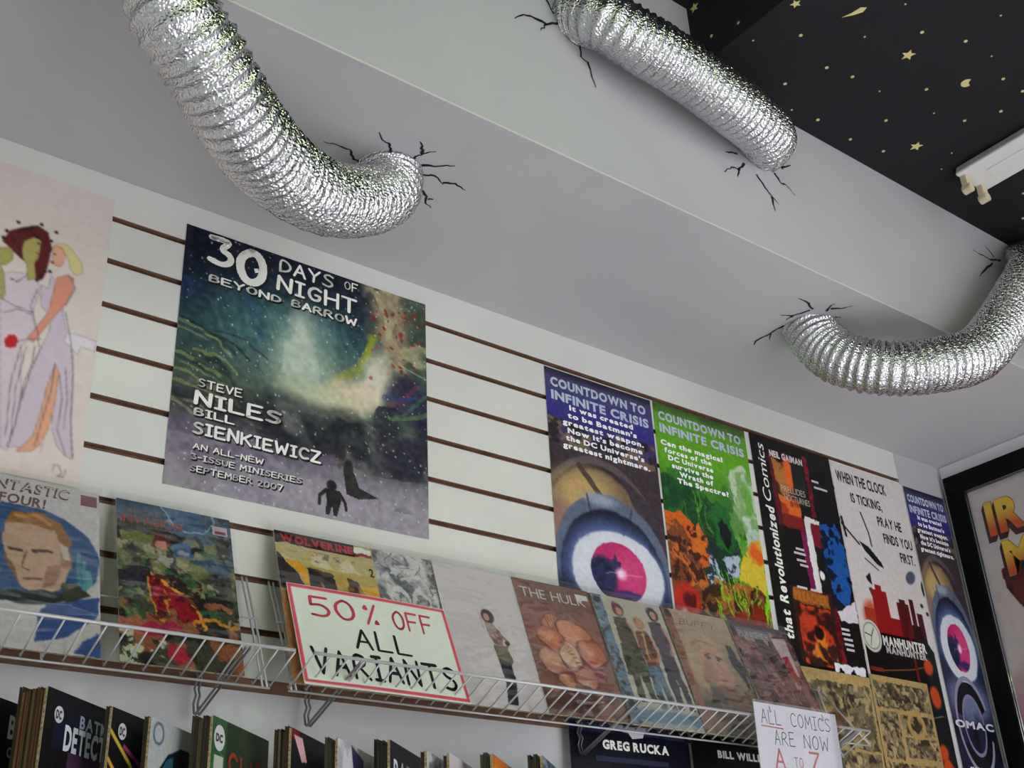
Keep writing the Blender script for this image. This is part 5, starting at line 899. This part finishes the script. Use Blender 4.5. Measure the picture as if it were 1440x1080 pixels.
# ------------------------------------------------------------------ fanned stacks of comics in the lower rack
YAW = math.radians(40)
nrm = Vector((math.sin(YAW), -math.cos(YAW)))
m = MB(); m.box(XL, -0.21, -1.135, 1.32, -0.19, -1.12); m.box(XL, -0.10, -1.135, 1.32, -0.08, -1.12); rk = m.build('magazine_ledge', M_SLAT); tag(rk, 'white ledge under the fanned comic stacks, just below the frame', 'shelf')
m = MB(); m.box(XL, -0.215, -1.135, 1.32, -0.21, -1.10); m.build('front_lip', M_SLAT, rk)
behind_cols = [(0.10, 0.09, 0.09), (0.35, 0.28, 0.16), (0.50, 0.42, 0.26), (0.22, 0.26, 0.20), (0.14, 0.13, 0.12), (0.40, 0.20, 0.16), (0.16, 0.16, 0.22)]
rs = random.Random(9)
_edge = {}
def plain_comic(col, pages, w=0.168, h=0.256):
    k = (col, pages)
    if k in _edge: return _edge[k]
    m = MB(); m.box(-w / 2, -0.0004, 0, w / 2, 0, h, 0); m.box(-w / 2 + 0.0008, 0, 0.001, w / 2 - 0.0008, 0.0032, h - 0.001, 1); m.box(-w / 2, 0.0032, 0, w / 2, 0.0036, h, 0)
    me = D.meshes.new('comic_book'); me.from_pydata(m.v, [], m.f); me.update(); me.materials.append(flat(col, 0.4)); me.materials.append(flat(pages, 0.8)); me.polygons.foreach_set('material_index', m.m)
    _edge[k] = me; return me
def stack(x, z, art, label, n, behind, cols, pages=(0.30, 0.28, 0.20), y=-0.2, yaw=YAW, texts=()):
    """x, y, z: top left corner of the front cover"""
    w, h = 0.168, 0.256; cx = x + math.cos(yaw) * w / 2; cy_ = y + math.sin(yaw) * w / 2; z0 = z - h
    p = Sheet('comic_book', w, h, art, M_PRINT, 0.0004, None, label, 'comic book')
    mm = MB(); mm.box(-w / 2 + 0.0006, 0.0001, 0.0008, w / 2 - 0.0006, 0.0032, h - 0.0008); mm.build('pages', M_PAGES, p.o)
    p.place((cx, cy_, z0), 0, yaw)
    for tx in texts: p.text(*tx[0], **tx[1])
    nx, ny = math.sin(yaw), -math.cos(yaw)
    for i in range(1, n + 1):
        d = 0.0044 * i; o = D.objects.new('comic_book', plain_comic(cols[i % len(cols)], tuple(round(c * (1.0, 0.55, 0.8)[i % 3], 2) for c in pages))); COL.objects.link(o)
        j = rs.uniform(-0.002, 0.002)
        o.location = (cx - nx * d + math.cos(yaw) * j, cy_ - ny * d + math.sin(yaw) * j, z0 + rs.uniform(-0.004, 0.003)); o.rotation_euler = (0, 0, yaw)
        ords = ['first', 'second', 'third', 'fourth', 'fifth', 'sixth', 'seventh', 'eighth', 'ninth', 'tenth']
        tag(o, behind + (', ' + ords[i - 1] + ' back' if n > 1 else ''), 'comic book', 'comics edge-on behind ' + label.split(',')[0])
    return p
def cov(base, seed, f): a = Art(0.168, 0.256, 0.0016, base, seed); f(a); a.grain(0.03); return a
blackish = (0.06, 0.06, 0.08)
DC = lambda u=0.04, v=0.02: [('x', u, v)]
def bullet(p, u, v, col=(0.74, 0.74, 0.74), r=0.055):
    pts = [(u + r * math.cos(i * math.pi / 8), v + r * 0.656 * math.sin(i * math.pi / 8)) for i in range(16)]
    p.poly(pts, col, 'publisher_badge'); p.text('DC', u - r * 0.7, v + 0.018, u + r * 0.6, 0.036, (0.12, 0.14, 0.22), weight=0.05, off=0.0008)
zt = lambda z: z
dark = [(0.08, 0.08, 0.09), (0.20, 0.18, 0.12), (0.12, 0.10, 0.10)]
gold = [(0.34, 0.22, 0.10), (0.46, 0.36, 0.18), (0.30, 0.10, 0.10), (0.20, 0.18, 0.12)]
def fA(a): a.rect(0, 0.3, 1, 1, (0.03, 0.03, 0.04))
p = stack(0.305, -0.846, cov(blackish, 71, fA), 'black cover with large pale capitals, at the far left edge of the rack', 3, 'dark comic edge-on at the far left edge of the rack', dark)
p.text('BA', 0.74, 0.155, 0.96, 0.10, (0.72, 0.72, 0.72), weight=0.03); p.text('CON', 0.76, 0.235, 0.95, 0.045, (0.66, 0.66, 0.68), weight=0.02)
def fC(a):
    a.rect(0.30, 0.22, 1, 1, (0.26, 0.16, 0.27)); a.rect(0.16, 0.12, 0.32, 1, (0.07, 0.05, 0.06)); a.grad(0, (0.05, 0.05, 0.08), 0.24, (0.08, 0.11, 0.20)); a.ell(0.86, 0.44, 0.17, 0.09, (0.52, 0.56, 0.36), 1, 0.1); a.line([(0.72, 0.42), (0.92, 0.40)], 0.015, (0.2, 0.22, 0.14)); a.rect(0, 0, 0.12, 1, (0.05, 0.05, 0.06))
p = stack(0.414, -0.844, cov(blackish, 72, fC), 'dark blue and purple cover with tall white capitals, front of the golden stack', 7, 'comic edge-on in the golden stack, left of the dark and purple cover', gold, (0.42, 0.34, 0.18))
bullet(p, 0.16, 0.10); p.text('BATMAN', 0.42, 0.125, 0.99, 0.055, (0.66, 0.70, 0.80), weight=0.03); p.text('DETECTIVE', 0.25, 0.235, 1.30 - 0.31, 0.105, (0.80, 0.80, 0.84), weight=0.04); p.text('COMICS', 0.55, 0.325, 0.99, 0.045, (0.70, 0.70, 0.74), weight=0.03)
def fD(a):
    a.line([(0.0, 0.10), (0.3, 0.22), (0.7, 0.50)], 0.03, (0.72, 0.62, 0.20)); a.line([(0, 0.22), (0.6, 0.50)], 0.03, (0.75, 0.55, 0.16)); a.line([(0, 0.36), (0.5, 0.60)], 0.05, (0.70, 0.35, 0.10)); a.line([(0.2, 0.15), (0.8, 0.30)], 0.03, (0.60, 0.20, 0.40)); a.ell(0.62, 0.17, 0.13, 0.10, (0.70, 0.72, 0.22), 1, 0.1); a.ell(0.2, 0.33, 0.10, 0.06, (0.62, 0.62, 0.62), 1, 0.3); a.line([(0, 0.45), (0.5, 0.62)], 0.04, (0.60, 0.14, 0.10))
p = stack(0.488, -0.859, cov(blackish, 73, fD), 'black cover slashed with yellow and orange beams', 1, 'dark comic edge-on behind the cover with yellow and orange beams', dark); bullet(p, 0.15, 0.09)
def fE(a):
    a.blot((0.50, 0.56, 0.56), 4, 0.5, 0.2, 0.6, a.box(0, 0.2, 1, 1)); a.poly([(0.12, 0.29), (0.18, 0.20), (0.28, 0.135), (0.46, 0.09), (0.8, 0.10), (0.8, 0.5), (0.36, 0.46), (0.30, 0.28)], (0.05, 0.07, 0.09)); a.poly([(0.17, 0.25), (0.26, 0.16), (0.36, 0.14), (0.34, 0.26)], (0.14, 0.32, 0.38)); a.poly([(0.64, 0.22), (0.8, 0.22), (0.8, 0.33), (0.66, 0.34)], (0.10, 0.24, 0.30)); a.ring(0.12, 0.06, 0.07, 0.045, 0.02, (0.30, 0.34, 0.46))
p = stack(0.534, -0.866, cov((0.62, 0.64, 0.64), 74, fE), 'pale grey cover with a teal and black wing shape', 1, 'thin comic edge-on behind the pale grey cover', dark)
def fG(a):
    a.blot((0.12, 0.18, 0.12), 6, 0.5, 0.15, 0.8); a.rect(0, 0, 0.24, 1, (0.16, 0.32, 0.20)); a.blot((0.45, 0.52, 0.36), 12, 0.58, 0.08, 0.7, a.box(0, 0.15, 0.24, 1))
p = stack(0.609, -0.857, cov((0.20, 0.26, 0.16), 75, fG), 'green cover with scratchy orange-red lettering', 5, 'comic edge-on in the dark stack behind the green cover', dark + [(0.4, 0.34, 0.2)]); bullet(p, 0.12, 0.09, r=0.09)
p.text('SHR', 0.28, 0.33, 0.98, 0.19, (0.74, 0.26, 0.15), font='s', weight=0.10, jit=0.04)
p.poly([(0.05, 0.17), (0.20, 0.17), (0.20, 0.27), (0.05, 0.27)], (0.66, 0.68, 0.62), 'price_box')
def fI(a): a.rect(0, 0, 0.16, 0.05, (0.4, 0.05, 0.08)); a.line([(0.2, 0.45), (0.4, 0.62)], 0.05, (0.8, 0.8, 0.8)); a.poly([(0.05, 0.03), (0.22, 0.03), (0.32, 0.13), (0.22, 0.14)], (0.80, 0.62, 0.64))
p = stack(0.713, -0.862, cov(blackish, 76, fI), 'black cover with a red and white corner logo and a big letter C', 4, 'brown comic edge behind the black cover with the letter C', gold[1:] + dark, (0.38, 0.34, 0.22))
p.text('CIV', 0.42, 0.29, 0.98, 0.11, (0.78, 0.78, 0.78), weight=0.04)
def fJ(a): a.blot((0.80, 0.80, 0.82), 6, 0.5, 0.1, 0.8); a.poly([(0.30, 0), (0.60, 0.05), (0.60, 0.36), (0.45, 0.30)], (0.16, 0.14, 0.34)); a.poly([(0.52, 0.20), (0.70, 0.16), (0.72, 0.6), (0.56, 0.6)], (0.70, 0.38, 0.16)); a.rect(0.7, 0.16, 0.95, 0.6, (0.62, 0.54, 0.40)); a.blot((0.62, 0.20, 0.22), 8, 0.62, 0.05, 0.8, a.box(0, 0.3, 0.6, 1))
p = stack(0.778, -0.869, cov((0.62, 0.62, 0.64), 77, fJ), 'white cover with violet and orange shapes', 3, 'green-edged comic behind the white and violet cover', [(0.18, 0.24, 0.16), (0.14, 0.14, 0.12)])
def fK(a): a.blot((0.80, 0.18, 0.08), 5, 0.45, 0.1, 0.9, a.box(0.05, 0.26, 0.7, 1))
p = stack(0.855, -0.865, cov(blackish, 78, fK), 'black cover with white block capitals above a red patch', 4, 'black comic edge-on left of the cover with the red patch', [(0.05, 0.05, 0.06), (0.08, 0.08, 0.1)], (0.20, 0.18, 0.14))
p.text('BATTLE', 0.08, 0.20, 0.99, 0.12, (0.78, 0.80, 0.84), weight=0.02, shear=0.05)
def fL(a): a.blot((0.30, 0.30, 0.32), 5, 0.56, 0.08, 0.8)
p = stack(0.912, -0.874, cov((0.70, 0.70, 0.70), 79, fL), 'white cover with grey scribbles', 1, 'thin comic edge-on behind the white scribbled cover', dark)
def fM(a): a.rect(0.12, 0.10, 0.55, 0.6, (0.70, 0.46, 0.52)); a.rect(0.7, 0.02, 1, 0.05, (0.2, 0.2, 0.2))
p = stack(0.948, -0.874, cov((0.74, 0.70, 0.72), 80, fM), 'pale pink cover with a darker pink square', 1, 'thin comic edge-on behind the pale pink cover', dark)
def fN(a): a.blot((0.80, 0.60, 0.16), 5, 0.5, 0.15, 0.9); a.blot((0.70, 0.20, 0.10), 5, 0.56, 0.08, 0.9); a.ell(0.3, 0.25, 0.12, 0.06, (0.85, 0.76, 0.65), 0.8, 0.5)
p = stack(1.020, -0.870, cov((0.76, 0.40, 0.12), 81, fN), 'orange and yellow cover in the lower rack', 3, 'comic edge-on in the stack behind the orange cover', dark + [(0.3, 0.3, 0.2)])
def fO(a): a.blot((0.72, 0.76, 0.78), 12, 0.56, 0.05, 0.9); a.blot((0.24, 0.28, 0.32), 10, 0.56, 0.08, 0.9)
p = stack(1.108, -0.866, cov((0.48, 0.54, 0.58), 82, fO), 'speckled grey-blue cover at the right end of the rack', 4, 'dark comic edge-on behind the speckled grey-blue cover', dark)
# a further stack in front of the poster feet
def fP(a): a.blot((0.80, 0.46, 0.14), 4, 0.5, 0.1, 0.9); a.blot((0.66, 0.14, 0.28), 4, 0.56, 0.1, 0.9); a.poly([(0.5, 0), (0.9, 0), (1, 0.5), (0.8, 0.4)], (0.78, 0.78, 0.86))
m = MB(); m.box(1.33, -0.21, -1.135, 2.40, -0.18, -1.12); rk = m.build('magazine_ledge', M_BLACKB); tag(rk, 'black ledge right of the white one, just below the frame', 'shelf')
p = stack(1.24, -0.878, cov((0.16, 0.30, 0.28), 83, fP), 'teal and orange cover at the bottom, below the two tall event posters', 5, 'dark comic with a yellow-green edge, left of the teal and orange cover', dark + [(0.30, 0.32, 0.18)], (0.42, 0.44, 0.26))

# further copies standing behind four of the covers on the long shelf
for x0, dy, nm in ((1.208, -0.003, 'brown cover'), (1.384, -0.002, 'cover with three people'), (1.558, -0.003, 'tan face cover'), (1.732, -0.004, 'maroon cover')):
    for i in (1, 2):
        d = 0.0045 * i
        o = D.objects.new('comic_book', plain_comic((0.10, 0.10, 0.10), (0.62, 0.60, 0.42) if i == 1 else (0.30, 0.30, 0.20))); COL.objects.link(o)
        o.location = (x0 + CW / 2 - 0.003 * i, -0.1005 + dy + d * math.cos(LEAN), -0.7795 - d * math.sin(LEAN) + 0.003); o.rotation_euler = (-LEAN, 0, 0)
        tag(o, 'comic edge seen just behind the ' + nm + (' on the long shelf' if i == 1 else ', second one back'), 'comic book', 'spare copies behind the shelf covers')
